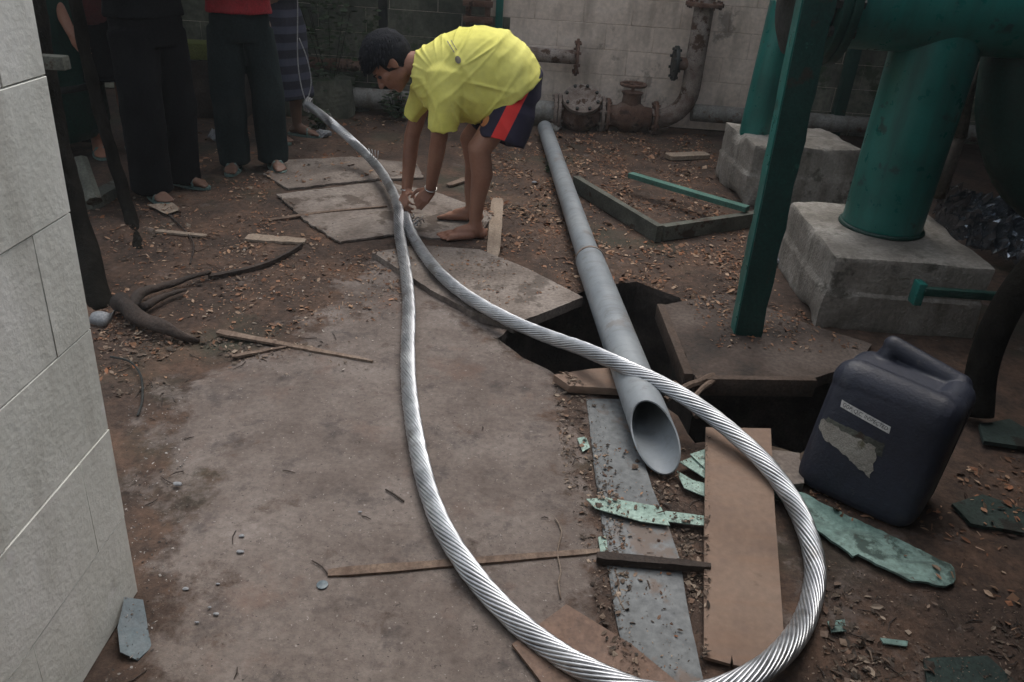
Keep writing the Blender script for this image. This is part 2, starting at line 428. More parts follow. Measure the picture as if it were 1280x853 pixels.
hard = mx(hard, (.055, .047, .045), ramp(nz(6.5, 10, .74, .1), [(.54, g3(0)), (.66, g3(.75))]))
hard = mx(hard, (.34, .31, .285), ramp(nz(75, 3, .6), [(.66, g3(0)), (.70, g3(.6))]))
hard = mx(hard, (.035, .03, .027), ramp(nz(60, 4, .7, 1.2), [(.63, g3(0)), (.68, g3(.7))]))
hard = mx(hard, (.16, .095, .07), ramp(nz(2.7, 8, .68), [(.56, g3(0)), (.72, g3(.6))]))
vw = N.new('ShaderNodeVectorMath'); vw.operation = 'ADD'; nv = N.new('ShaderNodeTexNoise'); nv.inputs['Scale'].default_value = 3.5; nv.inputs['Detail'].default_value = 8; L.new(tc, nv.inputs['Vector'])
vs_ = N.new('ShaderNodeVectorMath'); vs_.operation = 'SCALE'; vs_.inputs['Scale'].default_value = .35; L.new(nv.outputs['Color'], vs_.inputs[0]); L.new(tc, vw.inputs[0]); L.new(vs_.outputs[0], vw.inputs[1])
vo = N.new('ShaderNodeTexVoronoi'); vo.feature = 'DISTANCE_TO_EDGE'; vo.inputs['Scale'].default_value = .95; L.new(vw.outputs[0], vo.inputs['Vector'])
hard = mx((.06, .048, .042), hard, ramp(vo.outputs['Distance'], [(.0015, g3(.82)), (.006, g3(1))]))
dirt = ramp(nz(3.4, 10, .74, .1), [(.30, (.028, .020, .016)), (.48, (.068, .045, .034)), (.62, (.115, .070, .048)), (.76, (.15, .105, .08))])
dirt = mx(dirt, ramp(nz(38, 6, .75), [(.30, g3(.45)), (.62, g3(1.15))]), 1.0, 'MULTIPLY')
dirt = mx(dirt, (.04, .045, .03), ramp(nz(1.4, 6, .6), [(.54, g3(0)), (.68, g3(.7))]))
an = N.new('ShaderNodeAttribute'); an.attribute_name = 'mask'
ad = N.new('ShaderNodeMath'); ad.operation = 'ADD'; L.new(an.outputs['Fac'], ad.inputs[0])
sb = N.new('ShaderNodeMath'); sb.operation = 'MULTIPLY_ADD'; L.new(nz(5.5, 10, .74, .1), sb.inputs[0]); sb.inputs[1].default_value = 3.4; sb.inputs[2].default_value = -1.7
L.new(sb.outputs[0], ad.inputs[1])
msk = ramp(ad.outputs[0], [(.30, g3(0)), (.72, g3(1))])
L.new(mx(dirt, hard, msk), bs.inputs['Base Color'])
bs.inputs['Roughness'].default_value = .9; bs.inputs['Specular IOR Level'].default_value = .3
b1 = N.new('ShaderNodeBump'); b1.inputs['Strength'].default_value = .5; b1.inputs['Distance'].default_value = .012; L.new(nz(30, 8, .7), b1.inputs['Height'])
b2 = N.new('ShaderNodeBump'); b2.inputs['Strength'].default_value = .45; b2.inputs['Distance'].default_value = .004; L.new(nz(150, 4, .7), b2.inputs['Height'])
L.new(b1.outputs[0], b2.inputs['Normal']); L.new(b2.outputs[0], bs.inputs['Normal'])
ground = obj('ground', mb, gm, smooth=True, kind='structure')
a_ = ground.data.attributes.new('mask', 'FLOAT', 'POINT')
a_.data.foreach_set('value', [soft_mask(v.co.x, v.co.y) for v in ground.data.vertices])

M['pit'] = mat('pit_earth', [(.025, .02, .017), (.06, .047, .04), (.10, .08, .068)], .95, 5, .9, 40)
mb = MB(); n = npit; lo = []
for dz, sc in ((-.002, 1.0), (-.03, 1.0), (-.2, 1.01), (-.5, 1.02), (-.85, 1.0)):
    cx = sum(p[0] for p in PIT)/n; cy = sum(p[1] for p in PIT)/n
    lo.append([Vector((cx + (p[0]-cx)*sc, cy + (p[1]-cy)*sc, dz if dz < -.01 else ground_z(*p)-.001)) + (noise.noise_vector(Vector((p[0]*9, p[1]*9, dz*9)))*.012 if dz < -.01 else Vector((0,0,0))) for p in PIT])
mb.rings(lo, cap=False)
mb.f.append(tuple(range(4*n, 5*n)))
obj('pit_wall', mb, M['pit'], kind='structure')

# ------------------------------------------------------------------ walls
def block_wall(name, x0, x1, y, th, z1, bw, bh, m, label, cat='wall', origin=None, along='x', gap=.006, flip=1, zoff=0, xoff=0, groups=None):
    """blocks are parts; a recessed mortar core behind them"""
    base = Vector(((x0+x1)/2, y, 0)) if along == 'x' else Vector((y, (x0+x1)/2, 0))
    t = thing(name, base, label, cat)
    def tr(u, v, z): return Vector((u, v, z)) if along == 'x' else Vector((v, u, z))
    core = MB(); rc = .004
    c = tr((x0+x1)/2, y, z1/2)
    d = (x1-x0-2*rc, th-2*rc, z1-2*rc) if along == 'x' else (th-2*rc, x1-x0-2*rc, z1-2*rc)
    core.box(c, d); obj('mortar', core, m[1], t)
    r = 0; z = -zoff
    cache = {}
    while z < z1 - .01:
        za, zb = max(z, 0), min(z + bh, z1)
        u = x0 - (bw/2 if r % 2 else 0) - xoff
        while u < x1 - .005:
            a, b = max(u, x0), min(u + bw, x1)
            if b - a > .03:
                q = MB(); cc = tr((a+b)/2, y, (za+zb)/2)
                dd = (b-a-gap, th, zb-za-gap) if along == 'x' else (th, b-a-.0006, zb-za-gap)
                key = (round(dd[0], 3), round(dd[1], 3), round(dd[2], 3))
                jx = Vector((random.uniform(-.0015, .0015), random.uniform(-.002, .002)*(along == 'x'), 0))
                cc = cc + jx
                if callable(m[0]): mt = m[0](cc)
                else: mt = m[0]
                key = key + (mt.name,)
                if key in cache:
                    o = bpy.data.objects.new('block', cache[key]); COL.objects.link(o); o.parent = t; o.location = cc - base
                else:
                    q.box(cc, dd); o = obj('block', q, mt, t, base=cc, bevel=.0025 if along == 'x' else .0008, seg=1); cache[key] = o.data
            u += bw
        z += bh; r += 1
    return t
left_wall = block_wall('block_wall', -1.6, 1.345, -.945, .14, 2.42, .49, .245, (M['wall_paint'], M['mortar']),
    'pale painted concrete block wall close up at the left edge', along='y', gap=.003, xoff=.36)
left_wall.rotation_euler = (0, math.radians(2.4), 0)      # the wall leans a little into the yard
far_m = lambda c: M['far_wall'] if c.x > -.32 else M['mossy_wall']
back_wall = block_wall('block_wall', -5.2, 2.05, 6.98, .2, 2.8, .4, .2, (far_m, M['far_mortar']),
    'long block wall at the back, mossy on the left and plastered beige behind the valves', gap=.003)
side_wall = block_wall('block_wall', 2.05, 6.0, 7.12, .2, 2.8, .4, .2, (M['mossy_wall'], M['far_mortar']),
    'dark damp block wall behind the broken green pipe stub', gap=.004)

# unseen roof added over the pipework to keep the right side dark
rt = thing('shade_roof', (3.7, 3.6, 2.65), 'unseen corrugated roof added to shade the green pipework on the right', 'roof')
for k in range(6):
    mb = MB(); x0 = 2.1 + k*.8; rs = []
    for i in range(25):
        x = x0 + i*.8/24*1.04; z = 2.72 + .018*math.cos(i*math.pi/3) + .002*(k % 2) + (x-2.1)*.03
        rs.append((x, z))
    n_ = len(rs)
    for yy in (-1.4, 8.0):
        mb.v += [Vector((x, yy, z)) for x, z in rs] + [Vector((x, yy, z-.003)) for x, z in rs]
    for i in range(n_-1):
        a = i; b = 2*n_ + i
        mb.f.append((a, a+1, b+1, b)); mb.f.append((n_+a, n_+b, n_+b+1, n_+a+1))
    obj('roof_sheet', mb, M['roof_metal'], rt)
for xx in (2.6, 6.2):
    for yy in (-1.2, 6.7):
        mb = MB(); mb.box((xx, yy, 1.33), (.09, .09, 2.7)); obj('post', mb, M['dark_green'], rt, bevel=.005)
mb = MB()
for yy in (-1.2, 2.2, 4.6, 6.7): mb.box((4.55, yy, 2.66), (4.6, .06, .08))
obj('purlin', mb, M['dark_green'], rt)
# dark wall added on the right to hold back side light
sh = thing('shade_wall', (4.6, 3.3, 0), 'dark metal clad wall added to block light on the right side', 'wall')
for k in range(8):
    mb = MB(); mb.box((4.6 + .01*(k % 2), -1.2 + k*1.17 + .58, 1.35), (.05, 1.16, 2.7)); obj('panel', mb, M['dark_green'], sh, bevel=.01)

# wall and roof added behind the camera to block light from that side
ps = thing('rear_light_blocker', (.4, -1.9, 0), 'dark wall and roof added unseen behind the viewer to block light', 'blocker')
for k in range(7):
    mb = MB(); mb.box((-3 + k*1.2, -2.3 + .01*(k % 2), 1.3), (1.19, .06, 2.6)); obj('panel', mb, M['steel_dark'], ps, bevel=.01)
for k in range(7):
    mb = MB(); mb.box((-3 + k*1.2, -1.25, 2.5 + .01*(k % 2)), (1.19, 2.1, .05)); obj('roof_sheet', mb, M['steel_dark'], ps, bevel=.01)

# roof added above the frame to darken the back left corner
lt_ = thing('back_shade_roof', (-3.2, 5.4, 2.4), 'dark roof added above the frame to shade the back left corner', 'roof')
for k in range(6):
    mb = MB(); mb.box((-4.8 + k*.62, 5.3, 2.5 + .008*(k % 2)), (.64, 4.0, .02)); obj('roof_sheet', mb, M['steel_dark'], lt_)
for xx in (-4.6, -1.25):
    mb = MB(); mb.box((xx, 6.85, 1.24), (.07, .05, 2.48)) ; obj('post', mb, M['steel_dark'], lt_, bevel=.004)
PLATES = []
def top_z(x, y):
    z = ground_z(x, y)
    for P_, zf in PLATES:
        if inpoly(x, y, P_): z = max(z, zf((x, y)))
    return z

# low roof and side panels added out of view to shade the jerrycan side
lw = thing('low_shade_roof', (2.4, .8, 0), 'low dark roof added above the frame to shade the front right corner', 'roof')
for k in range(5):
    mb = MB(); mb.box((1.36 + k*.72, .45, 1.86 + .03*k + .008*(k % 2)), (.74, 3.7, .02)); obj('roof_sheet', mb, M['steel_dark'], lw)
for k in range(3):
    mb = MB(); mb.box((2.22 + .01*(k % 2), -.8 + k*1.0, .95), (.03, .99, 1.9)); obj('side_panel', mb, M['steel_dark'], lw)
for yy in (-1.1, 2.4):
    mb = MB(); mb.box((4.0, yy, .98), (.07, .07, 1.96)); obj('post', mb, M['steel_dark'], lw, bevel=.004)
# ------------------------------------------------------------------ pipework on the right
def cyl(p0, p1, r, n=40, cap=True, wob=0.0, seg=1):
    mb = MB(); p0, p1 = Vector(p0), Vector(p1)
    mb.tube([p0.lerp(p1, k/seg) for k in range(seg+1)], r, n, cap); return mb
def flange(p, ax, R, th, t_name, m, parent, bolts=8, bm=None, r_in=None):
    ax = Vector(ax).normalized(); p = Vector(p)
    mb = MB(); mb.tube([p - ax*th/2, p + ax*th/2], R, 36)
    fl = obj(t_name, mb, m, parent, base=p, bevel=.004)
    a = ax.orthogonal().normalized(); b = ax.cross(a)
    first = None
    for k in range(bolts):
        q = 2*math.pi*(k+.5)/bolts; c = p + (a*math.cos(q)+b*math.sin(q))*R*.84
        if first is None:
            mb = MB(); mb.tube([c-ax*(th/2+.016), c+ax*(th/2+.016)], R*.085, 6); first = obj('bolt', mb, bm or m, fl, base=c)
        else:
            o = bpy.data.objects.new('bolt', first.data); COL.objects.link(o); o.parent = fl; o.location = c - p
    return fl

# concrete plinths: tapered blocks with chipped corners
def plinth(name, corners_px, ztop, zb, label, chip=.03, seed=0, taper=.02):
    base = [Vector((*at(a, b, 0)[:2], 0)) for a, b in corners_px]
    return base
def rough_block(c, d, rz, seed, bevel=.03, amp=.008, taper=.0):
    """weathered cast block: dense box with worn arrises and chipped corners"""
    n = 22; R = Matrix.Rotation(rz, 3, 'Z'); mb = MB(); idx = {}
    def vert(i, j, k):
        key = (i, j, k)
        if key in idx: return idx[key]
        h = Vector((d[0]/2, d[1]/2, d[2]/2)); p = Vector(((i/n*2-1)*h.x, (j/n*2-1)*h.y, (k/n*2-1)*h.z))
        r = bevel*(1 + 1.2*noise.noise(p*7 + Vector((seed, 0, 0)))); q = Vector([max(-h[a]+r, min(h[a]-r, p[a])) for a in range(3)])
        dv = p - q
        if dv.length > r: p = q + dv.normalized()*r
        if p.z > 0: p.x *= 1-taper; p.y *= 1-taper
        chip = noise.noise(p*4.5 + Vector((seed*3, 1, 2)))
        e = sum(abs(p[a]) > h[a]-.05 for a in range(3))
        g2 = sorted(max(0, 1-(h[a]-abs(p[a]))/.09) for a in range(3))[1]
        if chip > .05: p = p*(1 - (chip-.05)*.22*g2*g2)
        w = R @ p + Vector(c) + Vector((0, 0, h.z)); w += noise.noise_vector(w*7 + Vector((seed, 0, 0)))*amp + noise.noise_vector(w*26 + Vector((seed, 0, 0)))*amp*.4
        mb.v.append(w); idx[key] = len(mb.v)-1; return idx[key]
    for a in range(n):
        for b in range(n):
            for k in (0, n):
                mb.f.append((vert(a, b, k), vert(a+1, b, k), vert(a+1, b+1, k), vert(a, b+1, k)))
                mb.f.append((vert(a, k, b), vert(a+1, k, b), vert(a+1, k, b+1), vert(a, k, b+1)))
                mb.f.append((vert(k, a, b), vert(k, a+1, b), vert(k, a+1, b+1), vert(k, a, b+1)))
    return mb
P1Z = .33
# near plinth: front-left corner on the ground at pixel (1015,408)
fl_ = at(1013, 408); w1, d1 = .70, .80
c1 = Vector((fl_.x + w1/2 + .035, fl_.y + d1/2, -.02))
mb = rough_block(c1, (w1, d1, P1Z + .02), -.03, 3.0, .016, .005, .03)
obj('concrete_plinth', mb, M['concrete_block'], base=base_of(mb), smooth=False, auto=35, label='larger chipped concrete plinth carrying the thick green pipe column', cat='plinth')
fl2 = at(915, 252); w2, d2 = .72, .62
c2 = Vector((fl2.x + w2/2 + .02, fl2.y + d2/2 - .02, -.02))
mb = rough_block(c2, (w2, d2, .40), .10, 8.0, .025, .008, .03)
obj('concrete_plinth', mb, M['concrete_block'], base=base_of(mb), auto=35, label='smaller cracked concrete plinth under the broken green pipe stub farther back', cat='plinth')

# thick column + overhead pipe
cb = at(1106, 288, P1Z); CX, CY = cb.x, cb.y + .05
hz = 1.30; hy = CY - .02
line = thing('green_pipeline', (CX, CY, P1Z), 'thick glossy green overhead pipe carried on a round column above the near plinth', 'pipe')
mb = cyl((CX, CY, P1Z - .01), (CX, CY, hz - .1), .178, 48); obj('column', mb, M['green_pipe'], line, smooth=False, auto=40)
mb = cyl((CX - .46, hy, hz), (4.5, hy, hz + .03), .19, 56, seg=6); obj('pipe', mb, M['green_pipe'], line, auto=40)
# saddle weld bead
mb = MB(); mb.tube([Vector((CX + .182*math.cos(a), CY + .182*math.sin(a), P1Z + .006)) for a in [2*math.pi*k/36 for k in range(37)]], .012, 6, False); obj('weld_bead', mb, M['dark_green'], line, smooth=True)
fx = CX - .47
flange((fx, hy, hz), (1, 0, 0), .265, .035, 'flange', M['dark_green'], line, 12, M['steel_dark'])
valve = thing('gate_valve', (fx - .2, hy, hz - .3), 'dark green cast valve bolted to the left end of the overhead pipe', 'valve')
flange((fx - .037, hy, hz), (1, 0, 0), .26, .034, 'flange', M['dark_green'], valve, 12, M['steel_dark'])
mb = MB(); xs_ = [fx-.055, fx-.08, fx-.12, fx-.17, fx-.20]; rr = [.19, .19, .23, .23, .17]
mb.tube([Vector((x, hy, hz)) for x in xs_], rr, 36); obj('valve_body', mb, M['steel_dark'], valve, auto=50)
mb = MB(); mb.tube([Vector((fx-.13, hy, hz)), Vector((fx-.13, hy, hz+.38))], [.14, .11], 24); obj('bonnet', mb, M['steel_dark'], valve, auto=40)
mb = MB(); ring = [Vector((fx-.13 + .2*math.cos(2*math.pi*k/30), hy + .2*math.sin(2*math.pi*k/30), hz+.55)) for k in range(31)]
mb.tube(ring, .014, 8, False)
for k in range(4):
    a = math.pi/2*k; mb.tube([Vector((fx-.13, hy, hz+.55)), Vector((fx-.13+.2*math.cos(a), hy+.2*math.sin(a), hz+.55))], .01, 6)
mb.tube([Vector((fx-.13, hy, hz+.36)), Vector((fx-.13, hy, hz+.57))], .016, 8)
obj('handwheel', mb, M['rust'], valve, smooth=True)

# angle-iron post (L section), leaning slightly
pb = at(918, 425); top = aty(1000, 20, pb.y + .02)
def plate_leg(p0, p1, d, n, w, th, seg=24, rag=.0, seed=2.0):
    """one leg of the angle iron: a long plate from the corner line p0-p1 along d, thickness along n, worn free edge"""
    rs = []
    for k in range(seg + 1):
        c = p0.lerp(p1, k/seg); ww = w + noise.noise(Vector((k*1.7, seed, 0)))*rag + noise.noise(Vector((k*.5, seed, 5)))*rag
        e = noise.noise(Vector((k*1.1, seed, 9)))*.002
        rs.append([c + d*e, c + d*ww, c + d*ww + n*th, c + n*th + d*e])
    return MB().rings(rs)
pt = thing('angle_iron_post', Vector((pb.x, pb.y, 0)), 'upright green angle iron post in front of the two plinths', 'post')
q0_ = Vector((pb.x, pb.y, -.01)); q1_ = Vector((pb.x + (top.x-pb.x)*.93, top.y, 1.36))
obj('front_leg', plate_leg(q0_, q1_, Vector((1, -.04, 0)), Vector((.02, 1, 0)), .108, .010, rag=.007), M['post_shade_green'], pt, auto=30)  # darker green puts the shade of the front face into its colour
obj('side_leg', plate_leg(q0_ + Vector((-.004, .0105, 0)), q1_ + Vector((-.004, .0105, 0)), Vector((.02, 1, 0)), Vector((1, -.04, 0)), .075, .009, rag=.012, seed=7.0), M['green_pipe'], pt, auto=30)  # lighter green stands in for sky light on this leg
# broken pipe stub on rear plinth: open top cut to a ragged point
sb_ = at(944, 166, .375); stub = MB(); R_ = .098; sx, sy = sb_.x, sb_.y + .02
rs = []
hs = [0, .1, .2, .3, .4, .5, .6, .68]
nn = 40; ro = []; ri = []
def toph(a):   # ragged top: high at the left, torn low on the right
    return .72 + .11*math.cos(a - math.pi) - .05*max(0, math.cos(a - .3)) + .018*noise.noise(Vector((math.cos(a)*3, math.sin(a)*3, 1)))
for k in range(9):
    ro.append([Vector((sx + .018*k/8*1.6 + R_*math.cos(a), sy + R_*math.sin(a), .35 + toph(a)*k/8)) for a in [2*math.pi*j/nn for j in range(nn)]])
for k in range(8, -1, -1):
    ri.append([Vector((sx + .018*k/8*1.6 + (R_-.008)*math.cos(a), sy + (R_-.008)*math.sin(a), .35 + toph(a)*k/8)) for a in [2*math.pi*j/nn for j in range(nn)]])
stub.rings(ro + ri, cap=True)
obj('pipe_stub', stub, M['green_pipe'], base=Vector((sx, sy, .35)), auto=40, label='broken off green pipe stub with torn pointed top on the smaller plinth', cat='pipe')

# dark elbow hanging at the far right
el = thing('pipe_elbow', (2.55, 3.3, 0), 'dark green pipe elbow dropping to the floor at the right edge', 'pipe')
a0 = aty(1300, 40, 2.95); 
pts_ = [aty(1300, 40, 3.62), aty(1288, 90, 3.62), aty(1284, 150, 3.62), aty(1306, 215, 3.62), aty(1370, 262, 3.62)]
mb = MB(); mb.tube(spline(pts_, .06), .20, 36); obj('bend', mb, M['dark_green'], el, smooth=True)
# pale thin rod between column and elbow
ra, rb_ = aty(1222, 78, 3.75), aty(1196, 170, 3.75)
mb = MB(); mb.tube([ra, ra.lerp(rb_, .5), rb_], [.018, .026, .045], 10); mb.tube([rb_, rb_ + Vector((-.0, 0, -.30))], .04, 10)
obj('pale_rod', mb, M['plate'], base=base_of(mb), smooth=True, label='pale tapering rod standing upright behind the thick green column', cat='rod')
# short green handle bar by the near plinth
hb0, hb1 = at(1140, 362, .20), at(1262, 372, .20)
t = thing('steel_bar', hb0, 'small green steel bar with an end plate in front of the near plinth', 'bar')
hb0.y = fl_.y - .06; hb1.y = fl_.y - .06
mb = MB(); q0, q1 = aty(1150, 366, fl_.y-.05), aty(1300, 372, fl_.y-.1); mb.box((q0+q1)/2, ((q1-q0).length, .03, .035), 0); obj('rod', mb, M['dark_green'], t, bevel=.003)
mb = MB(); mb.box(q0 + Vector((-.01, 0, 0)), (.035, .06, .10)); obj('end_plate', mb, M['green_pipe'], t, bevel=.004)
# dark hose curving in front at right
hp = [aty(1330, 300, 2.5), aty(1285, 345, 2.48), aty(1250, 400, 2.46), aty(1228, 460, 2.45), at(1222, 520, .03)]
mb = MB(); mb.tube(spline(hp, .03), .052, 16); obj('rubber_hose', mb, M['bark'], base=Vector((hp[3].x, hp[3].y, 0)), smooth=True, label='thick dark hose arching down behind the jerrycan', cat='hose')
# crumpled foil sheet
fp = [aty(1172, 236, 4.2), aty(1300, 262, 4.2), at(1310, 345, .06), at(1165, 290, .06)]
mb = MB(); nf = 34
for i in range(nf+1):
    for j in range(nf+1):
        u, v = i/nf, j/nf; a = fp[0].lerp(fp[1], u); b = fp[3].lerp(fp[2], u); p = a.lerp(b, v)
        q = Vector((u*9, v*9, 0)); k = abs(noise.noise(q)) + abs(noise.noise(q*2.3))*.6
        p += Vector((0, -.08, .14)) * (k - .2) + noise.noise_vector(q*3)*.015
        mb.v.append(p)
for i in range(nf):
    for j in range(nf):
        a = i*(nf+1)+j; mb.f.append((a, a+1, a+nf+2)); mb.f.append((a, a+nf+2, a+nf+1))
obj('foil_sheet', mb, M['foil'], base=base_of(mb), label='crumpled shiny dark foil sheet behind the near plinth', cat='foil')

# ------------------------------------------------------------------ pipes along the back wall
Yp = 6.62
def axz(px, py, Y=Yp): p = aty(px, py, Y); return p
bp = thing('wall_pipe', (aty(560, 122, Yp).x, Yp, .1), 'long grey pipe lying along the foot of the back wall', 'pipe')
pL, pR = aty(392, 121, Yp), aty(694, 137, Yp)
zz = (pL.z + pR.z)/2
mb = cyl((pL.x, Yp, zz), (pR.x, Yp, zz), .082, 28, seg=3); obj('pipe', mb, M['grey_pipe'], bp, auto=40)
mb = cyl((pL.x-.02, Yp, zz), (pL.x+.12, Yp, zz), .093, 28); obj('collar', mb, M['rust_flake'], bp, auto=40)
flange((pR.x, Yp, zz), (1, 0, 0), .15, .03, 'flange', M['rust_flake'], bp, 8)
# check valve body
cv = thing('check_valve', (pR.x + .25, Yp, zz - .15), 'rusty round bodied valve with a bolted cover on the wall pipe', 'valve')
x0 = pR.x + .035
flange((x0, Yp, zz), (1, 0, 0), .15, .028, 'flange', M['rust_flake'], cv, 8)
mb = MB(); mb.tube([Vector((x0 + .35*u, Yp, zz)) for u in (0.04,.15,.3,.5,.7,.85,.96)], [.09,.11,.15,.165,.15,.11,.09], 30)
obj('valve_body', mb, M['rust'], cv, auto=60)
cvp = Vector((x0 + .175, Yp - .09, zz + .13)); cax = Vector((0, -.55, .83))
flange(cvp, cax, .16, .035, 'cover', M['rust_flake'], cv, 8, M['steel_dark'])
flange((x0 + .36, Yp, zz), (1, 0, 0), .15, .028, 'flange', M['rust_flake'], cv, 8)
# gate valve with handwheel
gvx = x0 + .40
gv = thing('gate_valve', (gvx + .2, Yp, zz - .15), 'rusty gate valve with a small handwheel next to the round valve', 'valve')
flange((gvx, Yp, zz), (1, 0, 0), .14, .028, 'flange', M['rust'], gv, 8)
mb = MB(); mb.tube([Vector((gvx + .38*u, Yp, zz)) for u in (0.04,.2,.35,.65,.8,.96)], [.085,.09,.13,.13,.09,.085], 26)
mb.tube([Vector((gvx+.19, Yp, zz)), Vector((gvx+.19, Yp, zz+.17)), Vector((gvx+.19, Yp, zz+.2))], [.09, .075, .09], 20)
obj('valve_body', mb, M['rust'], gv, auto=50)
mb = MB(); mb.tube([Vector((gvx+.19, Yp, zz+.15)), Vector((gvx+.19, Yp, zz+.27))], .014, 8)
mb.tube([Vector((gvx+.19 + .10*math.cos(2*math.pi*k/24), Yp + .10*math.sin(2*math.pi*k/24), zz+.26)) for k in range(25)], .014, 8, False)
for k in range(4):
    a = math.pi/2*k+.4; mb.tube([Vector((gvx+.19, Yp, zz+.26)), Vector((gvx+.19+.10*math.cos(a), Yp+.10*math.sin(a), zz+.26))], .009, 6)
obj('handwheel', mb, M['rust'], gv, smooth=True)
flange((gvx + .40, Yp, zz), (1, 0, 0), .14, .028, 'flange', M['rust'], gv, 8)
# riser with elbow and side flange
rx = aty(872, 60, Yp).x
rs_ = thing('riser_pipe', (rx, Yp, zz), 'flaking rusty riser pipe bending up the back wall beside the valves', 'pipe')
pts_ = [Vector((gvx+.43, Yp, zz)), Vector((rx-.28, Yp, zz))] + [Vector((rx - .26 + .26*math.sin(a), Yp, zz + .26 - .26*math.cos(a))) for a in [math.pi/2*k/8 for k in range(1, 9)]] + [Vector((rx, Yp, zz+.6)), Vector((rx, Yp, 2.6))]
mb = MB(); mb.tube(pts_, .078, 24); obj('pipe', mb, M['rust_flake'], rs_, auto=60)
fz = aty(853, 80, Yp).z
mb = cyl((rx, Yp, fz), (rx-.15, Yp, fz), .05, 20); obj('branch', mb, M['rust'], rs_, auto=40)
flange((rx - .16, Yp, fz), (1, 0, 0), .135, .03, 'flange', M['steel_dark'], rs_, 8)
flange((rx, Yp, aty(872, 5, Yp).z), (0, 0, 1), .15, .03, 'flange', M['rust'], rs_, 8)
# pipe running on to the right
mb = cyl((rx + .05, Yp + .05, zz + .06), (5.0, Yp + .05, zz + .04), .07, 24, seg=4)
obj('wall_pipe', mb, M['grey_pipe'], base=base_of(mb), auto=40, label='thin grey pipe running right along the wall behind the plinths', cat='pipe')
# stub with flange out of the wall at torso height
s0, s1 = aty(560, 66, 6.7), aty(721, 72, 6.7)
st = thing('pipe_spur', (s1.x, 6.7, 0), 'rusty pipe spur with a thin end flange on the beige wall behind the stooping man', 'pipe')
mb = cyl((s0.x, 6.7, s1.z), (s1.x, 6.7, s1.z), .056, 24, seg=2); obj('pipe', mb, M['rust_flake'], st, auto=40)
flange((s1.x, 6.7, s1.z), (1, 0, 0), .145, .022, 'flange', M['rust'], st, 8)
mb = cyl((s0.x, 6.7, s1.z), (s0.x, 6.9, s1.z), .056, 20); obj('wall_end', mb, M['rust_flake'], st, auto=40)
# dark pipe higher on the mossy side
d0, d1 = aty(372, 78, 6.7), aty(470, 84, 6.7)
mb = cyl(d0, d1, .05, 20, seg=2); obj('wall_pipe', mb, M['rust'], base=base_of(mb), auto=40, label='short rusty brown pipe on the mossy wall left of the yellow shirt', cat='pipe')
# green conduit + rusty rack at top
g0 = aty(623, 40, 6.82)
mb = MB(); mb.box((g0.x, 6.82, g0.z + .8), (.06, .06, 1.7)); obj('conduit', mb, M['green_pipe'], base=base_of(mb), bevel=.005, label='upright green conduit where the mossy wall meets the beige wall', cat='conduit')
rk = thing('pipe_rack', (aty(602, 10, 6.75).x, 6.75, g0.z), 'rusty bracket frame fixed to the wall left of the green conduit', 'bracket')
for px_ in (585, 609):
    q = aty(px_, 32, 6.75); mb = MB(); mb.box((q.x, 6.75, q.z + .5), (.045, .05, 1.0)); obj('upright', mb, M['rust'], rk, bevel=.004)
for py_ in (4, 24):
    q = aty(598, py_, 6.75); mb = MB(); mb.box((q.x, 6.70, q.z), (.24, .04, .045)); obj('crossbar', mb, M['rust'], rk, bevel=.004)
# ------------------------------------------------------------------ flat boards and slabs
def plate(name, px, z, th, m, label, cat, tilt=None, rag=0.0, step=.04, group=None, bevel=.0015, warp=.003, seed=1.0, sub=True):
    """outline given by photo pixels on the plane z; ragged edges; real thickness"""
    P = [Vector((*at(a, b, z)[:2], 0)) for a, b in px]; out = []
    for i in range(len(P)):
        a, b = P[i], P[(i+1) % len(P)]; n = max(1, int((b-a).length/step))
        for k in range(n):
            q = a.lerp(b, k/n)
            if rag: w = noise.noise_vector(Vector((q.x*25, q.y*25, seed)))*rag + noise.noise_vector(Vector((q.x*70, q.y*70, seed)))*rag*.5; q = q + Vector((w.x, w.y, 0))
            out.append((q.x, q.y))
    cx = sum(p[0] for p in out)/len(out); cy = sum(p[1] for p in out)/len(out)
    tx, ty = tilt or (0, 0)
    zt = lambda p: z + (p[0]-cx)*tx + (p[1]-cy)*ty + noise.noise(Vector((p[0]*2.5, p[1]*2.5, seed)))*warp
    PLATES.append((out, zt)); mb = MB().prism(out, lambda p: zt(p)-th, zt)
    o = obj(name, mb, m, base=Vector((cx, cy, z-th)), bevel=bevel if bevel and not rag else 0, seg=1, label=label, cat=cat, group=group)
    return o
M['shard'] = mat('shard_plastic', [(.06,.085,.10),(.10,.135,.15)], .5, 8, .2, 40)
M['dim_green'] = mat('dimmed_green_board', [(.02,.035,.03),(.045,.07,.06)], .85, 5, .4, 50, spots=[((.02,.017,.013), 6, .55, .9)])  # dimness of the right side put into the board colour
M['edge_wood'] = mat('edging_wood', [(.07,.048,.036),(.12,.085,.065)], .9, 5, .6, 50)
M['cover_dirt'] = mat('dirt_crusted_slab', [(.035,.027,.022),(.085,.062,.05),(.14,.11,.092)], .92, 3.4, .8, 40)
plate('concrete_slab', [(466, 316), (520, 306), (600, 312), (660, 336), (729, 372), (700, 384), (642, 405), (590, 390), (545, 366)], .028, .045, M['slab'], 'broken concrete slab whose corner overhangs the pit left of the grey pipe', 'slab', rag=.006, seed=3)
plate('cement_sheet', [(346, 243), (478, 226), (500, 232), (540, 238), (618, 268), (600, 292), (540, 298), (508, 290), (424, 303), (383, 277)], .012, .010, M['plate'], 'pale cement sheet lying under the man\'s hands and feet', 'sheet', step=.02, rag=.010, seed=5)
plate('cement_sheet', [(352, 200), (440, 196), (520, 204), (530, 222), (470, 224), (360, 236), (330, 218)], .008, .012, M['slab'], 'dark dirty cement sheet behind the pale one', 'sheet', step=.02, rag=.012, seed=6)
